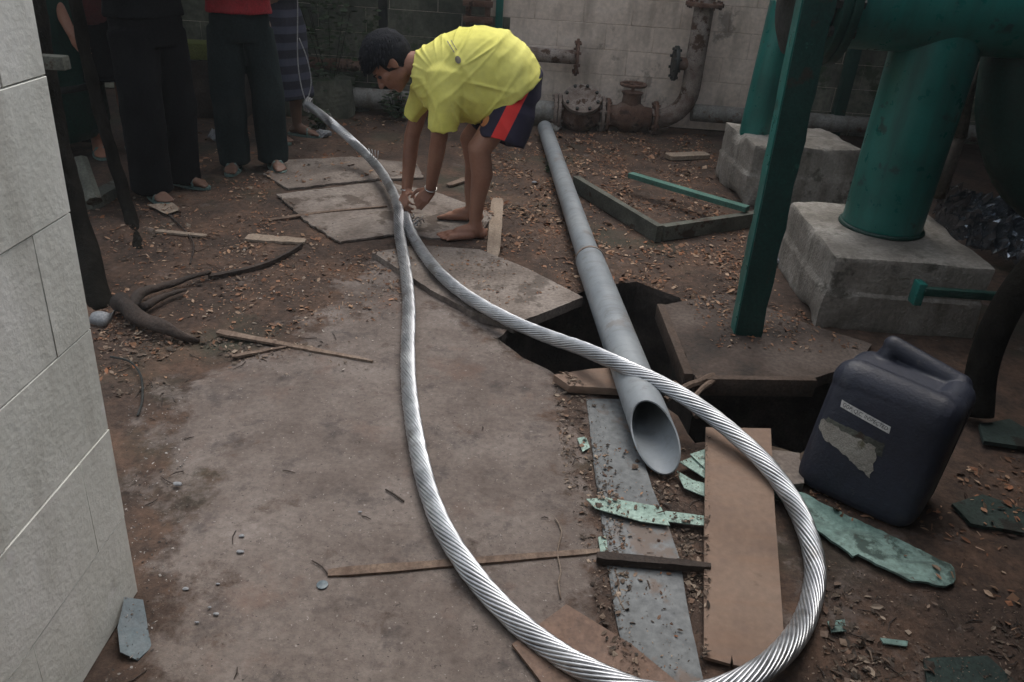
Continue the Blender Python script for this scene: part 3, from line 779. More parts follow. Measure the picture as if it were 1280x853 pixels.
plate('pit_cover', [(830, 381), (868, 470), (940, 474), (1016, 473), (1075, 455), (1090, 430), (1010, 405), (960, 385), (900, 368)], .022, .05, M['cover_dirt'], 'dirt covered slab at the foot of the green angle post beside the pit', 'slab', rag=.005, seed=8)
# timber edging of the cover slab
e0, e1, e2 = at(831, 384, .03), at(867, 472, .03), at(1016, 474, .03)
t = thing('timber_edging', e1, 'old timber edging boards round the corner of the pit cover', 'edging')
for a, b, w in ((e0, e1, .035), (e1, e2, .03)):
    d = (b-a); rz = math.atan2(d.y, d.x); n = Vector((-d.y, d.x, 0)).normalized()
    mb = MB(); mb.box((a+b)/2 - n*.02 + Vector((0, 0, -.022)), (d.length, w, .075), rz); obj('board', mb, M['edge_wood'], t, bevel=.003)
# splintered bits bridging the pit
for k, (a, b, r_, lb) in enumerate((((832, 500), (893, 470), .014, 'broken timber splinter leaning on the pit rim, upper one'), ((862, 505), (893, 474), .011, 'short broken splinter crossing the longer one at the pit'), ((842, 478), (872, 520), .012, 'dark root like stick hanging over the pit edge'))):
    mb = MB(); p, q = at(*a, .0), at(*b, .035); mb.tube(spline([p, p.lerp(q, .5)+Vector((0, 0, .015)), q], .03), r_, 7); displace(mb, .006, 18, k)
    obj('splinter', mb, M['wood_old'], base=base_of(mb), label=lb, cat='stick')

def stick(name, a, b, w, th, m, label, cat='stick', z0=.0, z1=.0, curve=0.0, seed=0.0, taper=.6, mid=0.0, seg=14, rag=.12):
    """a long thin piece of wood between two pixels, with ragged width"""
    p, q = at(*a, z0 + th/2), at(*b, z1 + th/2); d = q - p; n = Vector((-d.y, d.x, 0)).normalized(); rs = []
    for i in range(seg + 1):
        t_ = i/seg; c = p.lerp(q, t_) + n*curve*math.sin(math.pi*t_) + Vector((0, 0, mid*math.sin(math.pi*t_)))
        ww = w*(1 - (1-taper)*t_) * (1 + rag*noise.noise(Vector((t_*7, seed, 0)))) / 2
        if i in (0, seg): ww *= .7
        c = c + Vector((0, 0, .002*noise.noise(Vector((t_*5, seed, 3)))))
        h = th/2
        rs.append([c - n*ww - Vector((0, 0, h)), c + n*ww - Vector((0, 0, h)), c + n*ww + Vector((0, 0, h)), c - n*ww + Vector((0, 0, h))])
    mb = MB().rings(rs); return obj(name, mb, m, base=base_of(mb), label=label, cat=cat)

stick('wood_strip', (410, 717), (752, 689), .032, .008, M['wood_old'], 'long thin brown wood strip passing under the left run of the cable', taper=.55, seed=2)
stick('wood_stick', (746, 697), (888, 710), .030, .022, M['wood_dark'], 'dark round edged stick lying across the grey metal strip', z0=.006, z1=.018, taper=.6, seed=4, rag=.2)
stick('wood_strip', (272, 415), (466, 452), .035, .01, M['wood_old'], 'flat brown wood strip on the bare floor right of the fallen branch', taper=.4, seed=5, rag=.3)
stick('wood_strip', (290, 446), (358, 434), .022, .008, M['wood_old'], 'short brown strip tucked beneath the flat strip near the branch', taper=.6, seed=6)
stick('wood_strip', (195, 289), (258, 295), .035, .01, M['wood_pale'], 'pale narrow strip behind the fallen branch, left of the wider pale strip', taper=.8, seed=7)
stick('wood_strip', (308, 297), (382, 302), .085, .012, M['wood_pale'], 'wider pale split wood piece beside the cement sheet', taper=.7, seed=8, rag=.3)
stick('wood_strip', (338, 275), (484, 258), .035, .008, M['wood_old'], 'reddish thin strip lying over the cement sheet', z0=.0, z1=.018, taper=.4, seed=9, curve=.02)
stick('branch', (262, 347), (378, 306), .03, .02, M['wood_dark'], 'thin dark bare branch curving towards the cement sheet', taper=.35, seed=10, curve=-.06)
stick('wood_strip', (622, 249), (616, 323), .075, .012, M['wood_pale'], 'upright pale strip of wood right of the man\'s bare foot', taper=.9, seed=11, rag=.1)
stick('plank', (834, 196), (884, 194), .11, .03, M['wood_pale'], 'pale short plank end beside the smaller plinth', taper=1.0, seed=12, rag=.05)
stick('wood_strip', (600, 218), (560, 232), .07, .012, M['wood_old'], 'small weathered strip behind the man\'s legs', taper=.6, seed=13, rag=.2)
# PVC pipe --------------------------------------------------------------
pv = thing('drain_pipe', at(750, 340), 'long grey plastic drain pipe spanning the pit with a slant cut open end', 'pipe')
R1, R2 = .058, .070
A_, J_, B_ = at(681, 160, R1), at(737, 325, R1+.01), at(819, 546, R2+.015)
def hollow(p, q, r, th, cut0=(0,0), cut1=(0,0), n=40, seg=6):
    """open tube; cut = shear of end along world z and lateral"""
    d = (q-p).normalized(); x = Vector((0,0,1)).cross(d).normalized(); y = d.cross(x); rs = []
    for rr, order in ((r, range(seg+1)), (r-th, range(seg, -1, -1))):
        for k in order:
            c = p.lerp(q, k/seg); ring = []
            for j in range(n):
                a = 2*math.pi*j/n; u, v = math.cos(a), math.sin(a)
                sh = (cut0[0]*u + cut0[1]*v)*(k == 0) + (cut1[0]*u + cut1[1]*v)*(k == seg)
                ring.append(c + x*u*rr + y*v*rr + d*sh)
            rs.append(ring)
    return MB().rings(rs, cap=False, closed=True)
obj('upper_pipe', hollow(A_, J_ + (J_-A_).normalized()*.06, R1, .004, seg=8), M['pvc'], pv, smooth=False, auto=40)
dj = (B_-J_).normalized()
obj('lower_pipe', hollow(J_, B_, R2, .005, cut0=(.01, .012), cut1=(.050, -.10), seg=10), M['pvc'], pv, auto=40)
mb = MB(); mb.tube([J_ - dj*.012, J_ + dj*.006], R2 - .003, 32)
obj('joint_ring', hollow(J_ - dj*.004, J_ + dj*.012, R2+.003, .011), M['rust_flake'], pv, auto=40)

# green timber frame on the leaf litter
tf = thing('timber_surround', at(818, 292), 'low triangular frame of old green timber lying on the leaf litter', 'frame')
def bar(p, q, w, h, m, nm, parent, off=0):
    d = q-p; rz = math.atan2(d.y, d.x); mb = MB(); mb.box((p+q)/2 + Vector((0, 0, h/2 + off)), (d.length, w, h), rz); mb = displace(subdiv(mb, 2), .003, 9, p.x)
    return obj(nm, mb, m, parent, auto=30)
g = [at(718, 238), at(822, 303), at(925, 283), at(790, 238)]
bar(g[0], g[1], .04, .095, M['frame_wood'], 'rail', tf)
bar(g[1] + Vector((.02, .03, 0)), g[2] + Vector((.1, .03, 0)), .045, .085, M['frame_wood'], 'rail', tf, .003)
bar(at(786, 234, .03), at(932, 272, .06), .055, .03, M['frame_green'], 'rail', tf, .05)

# boards in the foreground ----------------------------------------------
plate('metal_strip', [(733, 499), (783, 499), (800, 560), (815, 610), (838, 665), (850, 700), (862, 770), (884, 870), (792, 870), (770, 770), (757, 690), (745, 600)], .006, .005, M['sheet_metal'], 'long dusty grey sheet metal strip running from the pipe mouth towards the camera', 'strip', rag=.0015, seed=2, warp=.006)
plate('wood_board', [(881, 540), (962, 541), (968, 640), (982, 806), (951, 833), (918, 827), (916, 815), (914, 826), (881, 817), (880, 680)], .030, .009, M['board_brown'], 'brown plywood board lying inside the cable loop', 'board', step=.2, tilt=(0, .03), warp=.004, bevel=0)
plate('wood_board', [(708, 755), (790, 806), (868, 870), (690, 870), (640, 805)], .016, .008, M['hardboard'], 'darker brown hardboard piece half under the front of the cable', 'board', step=.2, warp=.003, bevel=0)
plate('wood_wedge', [(692, 468), (738, 461), (800, 458), (806, 480), (776, 486), (712, 482)], .045, .03, M['board_brown'], 'short brown board wedged beneath the drain pipe at the pit edge', 'board', step=.2, bevel=.001)
plate('green_board', [(956, 594), (1000, 614), (1082, 654), (1135, 680), (1188, 706), (1194, 712), (1192, 729), (1184, 732), (1141, 725), (1096, 705), (1072, 692), (1066, 696), (1046, 680), (1020, 662), (992, 638), (964, 614)], .014, .007, M['mint_dark'], 'long worn mint green board in front of the jerrycan', 'board', step=.015, rag=.007, seed=4)
t = None
plate('green_splinter', [(733, 624), (758, 622), (826, 634), (838, 657), (800, 652), (745, 636)], .022, .003, M['mint'], 'mint green painted strip lying over the metal strip', 'strip', rag=.0025, seed=7)
plate('green_splinter', [(830, 639), (884, 646), (884, 658), (834, 652)], .020, .003, M['mint'], 'narrow mint green sliver continuing to the brown board', 'strip', rag=.002, seed=9)
plate('green_splinter', [(862, 568), (900, 556), (905, 575), (886, 590)], .030, .003, M['mint'], 'mint green chip by the board, topmost of the fan of three', 'strip', rag=.003, seed=11)
plate('green_splinter', [(850, 578), (870, 570), (892, 592), (888, 602)], .022, .003, M['mint'], 'mint green chip by the board, middle of the fan of three', 'strip', rag=.003, seed=12)
plate('green_splinter', [(846, 588), (866, 600), (890, 606), (886, 622), (856, 610)], .016, .003, M['mint'], 'mint green chip by the board, lowest of the fan of three', 'strip', rag=.003, seed=13)
plate('green_splinter', [(748, 672), (758, 670), (760, 692), (751, 694)], .010, .004, M['mint'], 'tiny mint green sliver at the end of the long brown strip', 'strip', rag=.002, seed=14)
plate('green_splinter', [(722, 548), (732, 546), (738, 560), (728, 565)], .010, .004, M['mint'], 'tiny mint green flake in the litter left of the metal strip', 'strip', rag=.003, seed=15)
plate('green_splinter', [(1100, 797), (1135, 801), (1134, 808), (1104, 804)], .010, .004, M['mint_dark'], 'thin green flake in the dirt at the lower right', 'strip', rag=.002, seed=16)
plate('green_splinter', [(1034, 778), (1055, 775), (1058, 790), (1040, 790)], .008, .004, M['mint_dark'], 'small round green flake just right of the cable loop', 'strip', rag=.003, seed=17)
plate('green_board', [(1155, 822), (1235, 820), (1290, 870), (1160, 870)], .012, .008, M['dim_green'], 'dark green board corner at the bottom right', 'board', rag=.004, seed=18)
plate('concrete_lump', [(962, 562), (1000, 566), (1006, 604), (970, 606)], .03, .06, M['slab'], 'small concrete lump between brown board and jerrycan', 'rubble', rag=.006, seed=20)
plate('wood_board', [(1190, 630), (1228, 618), (1290, 640), (1290, 668), (1215, 655)], .012, .012, M['dim_green'], 'dim grey green board on the dark ground right of the jerrycan', 'board', rag=.004, seed=21)
plate('wood_board', [(1225, 530), (1262, 524), (1290, 540), (1290, 560), (1230, 552)], .02, .015, M['dim_green'], 'short dim board above the other one right of the jerrycan', 'board', rag=.004, seed=22)
plate('paper_scrap', [(184, 256), (214, 253), (226, 262), (208, 268)], .015, .003, M['wood_pale'], 'pale crumpled leaf shaped scrap in front of the black trousered man', 'scrap', rag=.006, seed=23)
# plastic cap / disc
c = at(403, 732, .002); mb = MB(); mb.tube([c, c + Vector((0, 0, .004))], .0145, 24); obj('plastic_disc', mb, M['glass'], base=c, bevel=.001, label='small flat translucent disc at the left end of the wood strip', cat='disc')
# blue plastic shard at the wall foot
plate('plastic_shard', [(158, 756), (180, 752), (187, 800), (170, 818), (150, 815), (148, 790)], .02, .004, M['shard'], 'dusty blue plastic shard at the foot of the left wall', 'shard', rag=.002, seed=30, tilt=(-.5, 0))
# white wing shaped plastic by the leaning trunk
w0 = at(128, 398, .03)
mb = MB(); rs = []
for i in range(9):
    t_ = i/8; c = at(112 + 34*t_, 400 + 4*math.sin(t_*3) - (t_ > .7)*(t_-.7)*60, .02); h = .028*math.sin(math.pi*min(1, t_+.12)) + .008
    rs.append([c + Vector((0, -.01, -.01)), c + Vector((0, .0, h*.5)), c + Vector((0, .02, h)), c + Vector((0, .03, h)), c + Vector((0, .012, h*.5)), c + Vector((0, .004, -.01))])
mb.rings(rs); obj('plastic_scrap', mb, M['scrap_white'], base=base_of(mb), smooth=True, label='curled white plastic scrap beside the leaning trunk and the wall', cat='scrap')
# trunk leaning on the left and fallen log
def rough_tube(pts, rad, m, name, label, cat, amp=.012, sc=9, n=18, parent=None):
    sp = spline(pts, .035); k = len(sp); 
    rr = [rad[0] + (rad[1]-rad[0])*i/(k-1) for i in range(k)]
    mb = MB(); mb.tube(sp, rr, n); displace(mb, amp, sc, rad[0]*50)
    return obj(name, mb, m, parent, base=None if parent else base_of(mb), smooth=True, label=label, cat=cat)
rough_tube([at(130, 396, -.04), aty(104, 300, 3.15), aty(76, 190, 3.3), aty(52, 60, 3.4), aty(40, -60, 3.5)], (.05, .042), M['bark'], 'leaning_trunk', 'dark leaning tree trunk just behind the corner of the left wall', 'trunk')
rough_tube([at(178, 322, -.04), aty(160, 262, 3.85), aty(120, 120, 4.0), aty(95, 10, 4.0), aty(88, -60, 4.0)], (.036, .030), M['bark'], 'leaning_trunk', 'second dark thin trunk, farther back, left of the black trousered man', 'trunk')
lg = thing('fallen_branch', at(190, 400), 'dark rotten forked branch lying at the foot of the leaning trunk', 'branch')
rough_tube([at(150, 378, .05), at(176, 398, .045), at(212, 412, .035), at(246, 428, -.01)], (.036, .018), M['wood_dark'], 'limb', None, None, .016, 16, parent=lg)
rough_tube([at(160, 386, .05), at(178, 366, .05), at(215, 355, .04), at(262, 340, .03)], (.026, .008), M['wood_dark'], 'limb', None, None, .008, 14, parent=lg)
rough_tube([at(178, 385, .04), at(200, 372, .04), at(232, 362, .03)], (.02, .007), M['wood_dark'], 'limb', None, None, .006, 14, parent=lg)
# boards far left
stick('plank', (108, 256), (152, 232), .09, .06, M['frame_wood'], 'grey green timber offcut at the foot of the dark tank', taper=1, seed=31, rag=.05)
q0, q1 = aty(100, 200, 3.9), aty(118, 252, 3.75)
mb = MB(); mb.tube([q0, q1], .04, 8); obj('timber_prop', mb, M['frame_wood'], base=base_of(mb), label='short leaning timber prop beside the dark tank', cat='prop')
q0, q1 = aty(50, 84, 3.0), aty(84, 72, 3.05)
mb = MB(); mb.box((q0+q1)/2, ((q1-q0).length, .05, .05), 0); obj('wall_bracket', mb, M['frame_wood'], base=(q0+q1)/2, bevel=.004, label='grey stub beam poking out beside the left wall', cat='beam')
# dark green tank at left
tk = thing('green_tank', aty(62, 150, 5.0) * 1, 'dark green upright tank in the shade at the left behind the wall', 'tank')
tx = aty(40, 120, 4.9); tk.location = (tx.x, 4.9, 0)
mb = MB(); mb.tube([Vector((tx.x, 4.9, z)) for z in (.12, .2, 1.0, 1.9, 2.0)], [.36, .42, .42, .42, .34], 40); obj('shell', mb, M['dark_green'], tk, auto=40)
for k in range(3):
    a = 2*math.pi*k/3 - .9; mb = MB(); mb.box((tx.x+.34*math.cos(a), 4.9+.34*math.sin(a), .08), (.07, .07, .18)); obj('leg', mb, M['steel_dark'], tk, bevel=.004)
for z in (.45, 1.2): 
    mb = MB(); mb.tube([Vector((tx.x, 4.9, z-.02)), Vector((tx.x, 4.9, z+.02))], .43, 40); obj('band', mb, M['steel_dark'], tk, bevel=.003)

# ------------------------------------------------------------------ the twisted cable
CR = .0275
cp = [(aty(383, 130, 5.35)), aty(412, 152, 5.05), at(444, 180, .16), at(472, 209, .10), at(489, 237, .09), at(498, 262, .10), at(499, 290, .07),
      at(506, 330, .04), at(511, 380, CR), at(510, 430, CR), at(511, 480, CR), at(517, 530, CR), at(529, 592, CR), at(550, 652, CR+.006), at(583, 707, CR+.008), at(626, 758, CR),
      at(680, 805, CR), at(742, 842, CR+.012), at(812, 868, CR+.014), at(880, 868, CR+.01), at(940, 845, CR+.03), at(985, 808, CR+.03), at(1010, 764, CR), at(1019, 712, CR), at(1008, 663, CR+.022), at(987, 620, CR+.025),
      at(953, 576, CR+.05), at(905, 532, CR+.08), at(850, 493, CR+.11), at(790, 463, CR+.12), at(733, 438, CR+.10), at(680, 419, CR+.06), at(630, 397, CR+.045), at(582, 369, CR+.036), at(546, 338, CR+.036), at(522, 306, .05), at(511, 284, .07), at(507, 270, .085)]
path = spline(cp, .018)
cable = thing('steel_cable', at(506, 300), 'thick bright twisted metal cable laid in a long loop across the floor', 'cable')
fr = frames(path)
arc = [0.0]
for i in range(1, len(path)): arc.append(arc[-1] + (path[i]-path[i-1]).length)
mb = MB(); mb.tube(path, CR*.84, 14); obj('core', mb, M['wire_core'], cable, smooth=True)
NW = 16; PITCHL = -.46
rot0 = 0
wmb = MB()
for w in range(NW):
    loosen = random.uniform(-.0004, .0012); wr = CR*.168
    cs = []
    for i, p in enumerate(path):
        a = 2*math.pi*w/NW + 2*math.pi*arc[i]/PITCHL + .03*math.sin(arc[i]*9 + w)
        rr = CR - wr*.9 + loosen + .0006*noise.noise(Vector((arc[i]*3, w*3.1, 0)))
        cs.append(p + (fr[i][1]*math.cos(a) + fr[i][2]*math.sin(a))*rr)
    wmb.tube(cs, wr, 7, True)
# flayed wires at the free end below the hand
wire_obj = obj('wire_strands', wmb, M['wire'], cable, smooth=True, kind='stuff')
for k in range(7):
    e = at(512 + k*1.5, 276 + (k % 3)*3, .075 + .004*k); q = at(517 + k*2.2, 268 + (k*7) % 16, .02 + .012*(k % 4))
    mb = MB(); mb.tube(spline([e, e.lerp(q, .5) + Vector((.01, 0, .012)), q], .01), .004, 5); obj('wire_tip', mb, M['wire'], cable, smooth=True)
for k in range(4):
    e = at(463 + k*2, 196 + k*3, .17); q = e + Vector((.01*k - .01, .0, .05 + .01*k))
    mb = MB(); mb.tube([e, e.lerp(q, .5) + Vector((.006, 0, 0)), q], .0022, 5); obj('wire_tip', mb, M['wire'], cable, smooth=True)
# thin pull cord at the far end of the cable, held up by the man in the striped cloth
cc_ = path[0]
crd = [cc_, aty(376, 105, 5.35), aty(372, 70, 5.36), aty(372, 0, 5.38), aty(370, -60, 5.40)]
mb = MB(); mb.tube(spline(crd, .03), .004, 6); mb.tube(spline([cc_, aty(389, 104, 5.36), aty(384, 74, 5.36), aty(374, 48, 5.32)], .03), .004, 6)
for k in range(3):
    mb.tube([cc_ + Vector((.012*k + .045*math.cos(a)*.3, .045*math.sin(a), -.005*k + .045*math.cos(a))) for a in [2*math.pi*j/16 for j in range(17)]], .005, 6, False)
obj('pull_cord', mb, M['cord'], base=cc_, smooth=True, label='thin pale cord tied round the far end of the cable', cat='cord')

# ------------------------------------------------------------------ jerrycan
jl, jr_ = at(984, 604, 0), at(1118, 668, 0)
ax_ = (jr_ - jl); ax_.z = 0; WJ = ax_.length; ux = ax_.normalized(); uy = Vector((-ux.y, ux.x, 0)); uz = Vector((0, 0, 1))
WJ, DJ, HJ = .365, .29, .36
def jc(u, v, w):      # local: u along the front face, v away from the camera, w up (the can leans back a little)
    return jl + ux*u + uy*(v + .20*w) + Vector((0, 0, w)) + Vector((.03*w, 0, 0))
def jbox(u0, u1, v0, v1, w0, w1, b):
    """rounded box by superellipse rings"""
    mbx = MB(); n = 48; rs = []
    for k in range(15):
        q = -math.pi/2 + math.pi*k/14; w = (w0+w1)/2 + (w1-w0)/2*math.copysign(abs(math.sin(q))**.22, math.sin(q)); s_ = max(.05, abs(math.cos(q))**.22)
        r = []
        for j in range(n):
            a = 2*math.pi*j/n; cu = math.copysign(abs(math.cos(a))**.33, math.cos(a)); cv = math.copysign(abs(math.sin(a))**.33, math.sin(a))
            r.append(((u0+u1)/2 + (u1-u0)/2*cu*s_, (v0+v1)/2 + (v1-v0)/2*cv*s_, w))
        rs.append(r)
    return mbx.rings(rs)
mb = MB()
def jadd(o):
    mb.add([jc(*v) for v in o.v], o.f)
jadd(jbox(0, WJ, 0, DJ, 0, .375, .04))
o = MB(); o.capsule((.055, .062, .355), (WJ-.06, .062, .345), .058, .056, 20); jadd(o)
o = MB(); o.capsule((WJ-.055, .07, .345), (WJ-.05, .20, .345), .052, .05, 20); jadd(o)
o = MB(); o.capsule((.09, .245, .415), (WJ-.06, .24, .365), .026, .034, 16); jadd(o)
o = MB(); o.capsule((.085, .24, .345), (.095, .245, .41), .036, .026, 16); jadd(o)
o = MB(); o.capsule((WJ-.05, .23, .33), (WJ-.06, .238, .365), .048, .036, 16); jadd(o)
me = remesh(mb, .0045, 8, 'jerrycan_body')
can = thing('jerrycan', jc(WJ/2, DJ/2, 0), 'dirty dark blue plastic jerrycan with a torn paper label and white sticker', 'jerrycan')
body = obj('body', me, M['can'], can, smooth=True)
bmf = bmesh.new(); bmf.from_mesh(body.data); bt = BVHTree.FromBMesh(bmf); boff = world_loc(body)
def on_front(u, w, lift=.0012):
    o_ = jc(u, -.3, w) - boff; d_ = (jc(u, 0, w) - jc(u, -.3, w)).normalized()
    h = bt.ray_cast(o_, d_)
    return (h[0] + boff - d_*lift) if h[0] else jc(u, 0, w)
def decal(name, poly_uv, m, parent, lift, rag=0, nx=14, ny=6, frame=None):
    """thin sheet following the front of the can; poly_uv quad corners a,b,c,d in (u,w)"""
    a, b, c_, d = [Vector((p[0], p[1])) for p in poly_uv]; q = MB(); top_ = []
    for j in range(ny+1):
        for i in range(nx+1):
            s_, t_ = i/nx, j/ny; p = (a.lerp(b, s_)).lerp(d.lerp(c_, s_), t_)
            if rag and (i in (0, nx) or j in (0, ny)): w_ = noise.noise_vector(Vector((p.x*60, p.y*60, 2)))*rag; p = p + Vector((w_.x, w_.y))
            q.v.append(on_front(p.x, p.y, lift))
    for j in range(ny):
        for i in range(nx): k = j*(nx+1)+i; q.f.append((k, k+1, k+nx+2, k+nx+1))
    return obj(name, q, m, parent)
# sticker
sa, sb2, sh_ = Vector((.058, .312)), Vector((.208, .292)), .021
decal('sticker', [sa, sb2, sb2 + Vector((.003, -sh_)), sa + Vector((.003, -sh_))], M['sticker'], can, .0018)
fc = bpy.data.curves.new('lettering', 'FONT'); fc.body = 'GGP. Q.C. INSPECTED'; fc.size = .0145; fc.align_x = 'CENTER'; fc.align_y = 'CENTER'
fo = bpy.data.objects.new('tmp', fc); COL.objects.link(fo); dg = bpy.context.evaluated_depsgraph_get(); dg.update()
fm = bpy.data.meshes.new_from_object(fo.evaluated_get(dg)); bpy.data.objects.remove(fo)
W_ = max(v.co.x for v in fm.vertices) - min(v.co.x for v in fm.vertices); sc_ = .138 / W_
dirv = (sb2 - sa).normalized(); nrm = Vector((-dirv.y, dirv.x)); cen = (sa + sb2)/2 + Vector((.0015, -sh_/2))
q = MB(); 
for v in fm.vertices:
    p = cen + dirv*v.co.x*sc_ + nrm*v.co.y*min(sc_*1.15, 1.1); q.v.append(on_front(p.x, p.y, .0026))
q.f = [tuple(p.vertices) for p in fm.polygons]
obj('lettering', q, M['ink'], can)
decal('paper_label', [(.028, .232), (.195, .218), (.212, .128), (.022, .195)], M['paper'], can, .0022, rag=.010, nx=24, ny=10)
decal('label_residue', [(.034, .246), (.21, .238), (.215, .20), (.03, .215)], M['frame_wood'], can, .0014, rag=.008, nx=20, ny=5)

# moulding seam round the can, and a screw cap on the left shoulder behind the front ridge
q = MB(); pr = []
for k in range(60):
    a = 2*math.pi*k/60; d_ = Vector((math.cos(a), 0, math.sin(a))); o_ = jc(WJ/2, DJ/2+.01, .19)
    dw = (ux*d_.x + uz*d_.z).normalized(); h = bt.ray_cast(o_ + dw*.6 - boff, -dw)
    if h[0]: pr.append(h[0] + boff)
if len(pr) > 20: q.tube(pr + [pr[0]], .0022, 5, False); obj('mould_seam', q, M['can'], can, smooth=True)
# ------------------------------------------------------------------ litter: nobody could count it
def zone(px): return gp(px)
Z = [ # polygon, count, size range (m), palette
 (zone([(560, 178), (700, 165), (880, 168), (930, 230), (930, 300), (925, 400), (850, 385), (790, 350), (735, 372), (640, 332), (590, 300), (610, 240)]), 7500, (.009, .030), 'brown'),
 (zone([(100, 235), (340, 215), (350, 245), (430, 305), (500, 320), (500, 400), (380, 410), (250, 450), (235, 470), (120, 480)]), 2300, (.008, .028), 'brown'),
 (zone([(120, 380), (250, 420), (420, 430), (300, 460), (220, 480), (130, 500)]), 600, (.012, .035), 'tan'),
 (zone([(690, 470), (745, 500), (775, 640), (783, 700), (800, 853), (765, 853), (740, 730), (705, 600)]), 700, (.008, .026), 'tan'),
 (zone([(835, 560), (884, 560), (884, 740), (880, 850), (862, 760), (838, 660), (815, 610)]), 420, (.010, .030), 'tan'),
 (zone([(1030, 730), (1200, 745), (1300, 790), (1300, 870), (1020, 870)]), 420, (.010, .036), 'tan'),
 (zone([(930, 300), (1020, 410), (1060, 440), (1000, 470), (880, 470), (900, 400)]), 500, (.008, .024), 'brown'),
 (zone([(160, 480), (235, 480), (240, 600), (210, 760), (180, 853), (130, 853), (175, 740), (150, 600)]), 900, (.003, .012), 'grey'),
 (zone([(180, 480), (500, 330), (740, 520), (800, 853), (130, 853)]), 5200, (.002, .007), 'grey'),
 (zone([(240, 300), (520, 330), (500, 460), (240, 480)]), 260, (.010, .024), 'pale'),
 (zone([(740, 500), (860, 560), (880, 853), (790, 853)]), 170, (.004, .014), 'brown'),
 (zone([(560, 178), (700, 165), (880, 168), (930, 230), (930, 300), (925, 400), (850, 385), (790, 350), (735, 372), (640, 332), (590, 300), (610, 240)]), 9000, (.004, .011), 'brown'),
 (zone([(100, 235), (340, 215), (350, 245), (430, 305), (500, 320), (500, 400), (380, 410), (250, 450), (235, 470), (120, 480)]), 5000, (.003, .010), 'brown'),
 (zone([(690, 470), (745, 500), (775, 640), (783, 700), (800, 853), (765, 853), (740, 730), (705, 600)]), 1800, (.002, .007), 'tan'),
 (zone([(835, 560), (884, 560), (884, 850), (862, 760), (838, 660), (815, 610)]), 1200, (.002, .008), 'tan'),
 (zone([(1030, 700), (1200, 745), (1300, 760), (1300, 870), (1000, 870)]), 1500, (.003, .010), 'tan'),
 (zone([(560, 178), (700, 165), (880, 168), (930, 230), (930, 300), (925, 400), (850, 385), (790, 350), (735, 372), (640, 332), (590, 300), (610, 240)]), 700, (.022, .050), 'brown'),
 (zone([(100, 235), (340, 215), (350, 245), (430, 305), (500, 320), (500, 400), (380, 410), (250, 450), (235, 470), (120, 480)]), 260, (.020, .045), 'tan'),
 (zone([(700, 480), (880, 560), (884, 740), (840, 850), (780, 800), (740, 600)]), 60, (.018, .036), 'tan'),
 (zone([(462, 316), (600, 300), (729, 372), (640, 408), (545, 366)]), 330, (.006, .02), 'brown'),
 (zone([(830, 381), (868, 470), (1016, 473), (1090, 430), (960, 385)]), 260, (.006, .02), 'brown'),
 (zone([(346, 243), (478, 226), (618, 268), (560, 300), (424, 303)]), 90, (.005, .016), 'tan'),
 (zone([(733, 499), (800, 520), (870, 853), (792, 853)]), 260, (.004, .012), 'tan'),
 (zone([(380, 160), (900, 160), (900, 120), (380, 130)]), 900, (.014, .05), 'brown'),
 (zone([(200, 230), (520, 230), (520, 140), (230, 130)]), 700, (.012, .04), 'brown'),
 (zone([(1000, 620), (1280, 560), (1280, 800), (1180, 740)]), 260, (.010, .03), 'brown'),
]
PAL = {'brown': [(.27,.135,.075), (.34,.185,.11), (.19,.095,.05), (.38,.23,.14), (.10,.052,.032), (.46,.32,.22), (.30,.13,.065)],
       'tan': [(.25,.18,.13), (.17,.12,.09), (.36,.28,.21), (.13,.09,.065), (.20,.12,.08), (.08,.06,.045), (.10,.07,.05)],
       'pale': [(.46,.39,.31), (.38,.30,.235), (.30,.22,.16), (.50,.44,.38)],
       'grey': [(.27,.235,.21), (.10,.085,.075), (.40,.37,.34), (.17,.13,.105), (.07,.06,.055)]}
rng = random.Random(11)
def leafshape(kind):
    if kind == 0:   # leaf: pointed oval with a fold
        return [(-1, 0, 0), (-.35, .42, .12), (.4, .36, .10), (1, 0, .03), (.4, -.36, .13), (-.35, -.42, .10), (0, 0, -.02)], [(0, 6, 1), (1, 6, 2), (2, 6, 3), (3, 6, 4), (4, 6, 5), (5, 6, 0)]
    if kind == 1:   # splinter
        return [(-1, -.14, 0), (1, -.08, .0), (.9, .10, .02), (-.85, .16, .02), (0, 0, .10)], [(0, 1, 4), (1, 2, 4), (2, 3, 4), (3, 0, 4)]
    return [(-.8, -.5, 0), (.5, -.7, .05), (.9, .3, .0), (-.2, .8, .08), (0, 0, .22)], [(0, 1, 4), (1, 2, 4), (2, 3, 4), (3, 0, 4)]
OBST = [] 
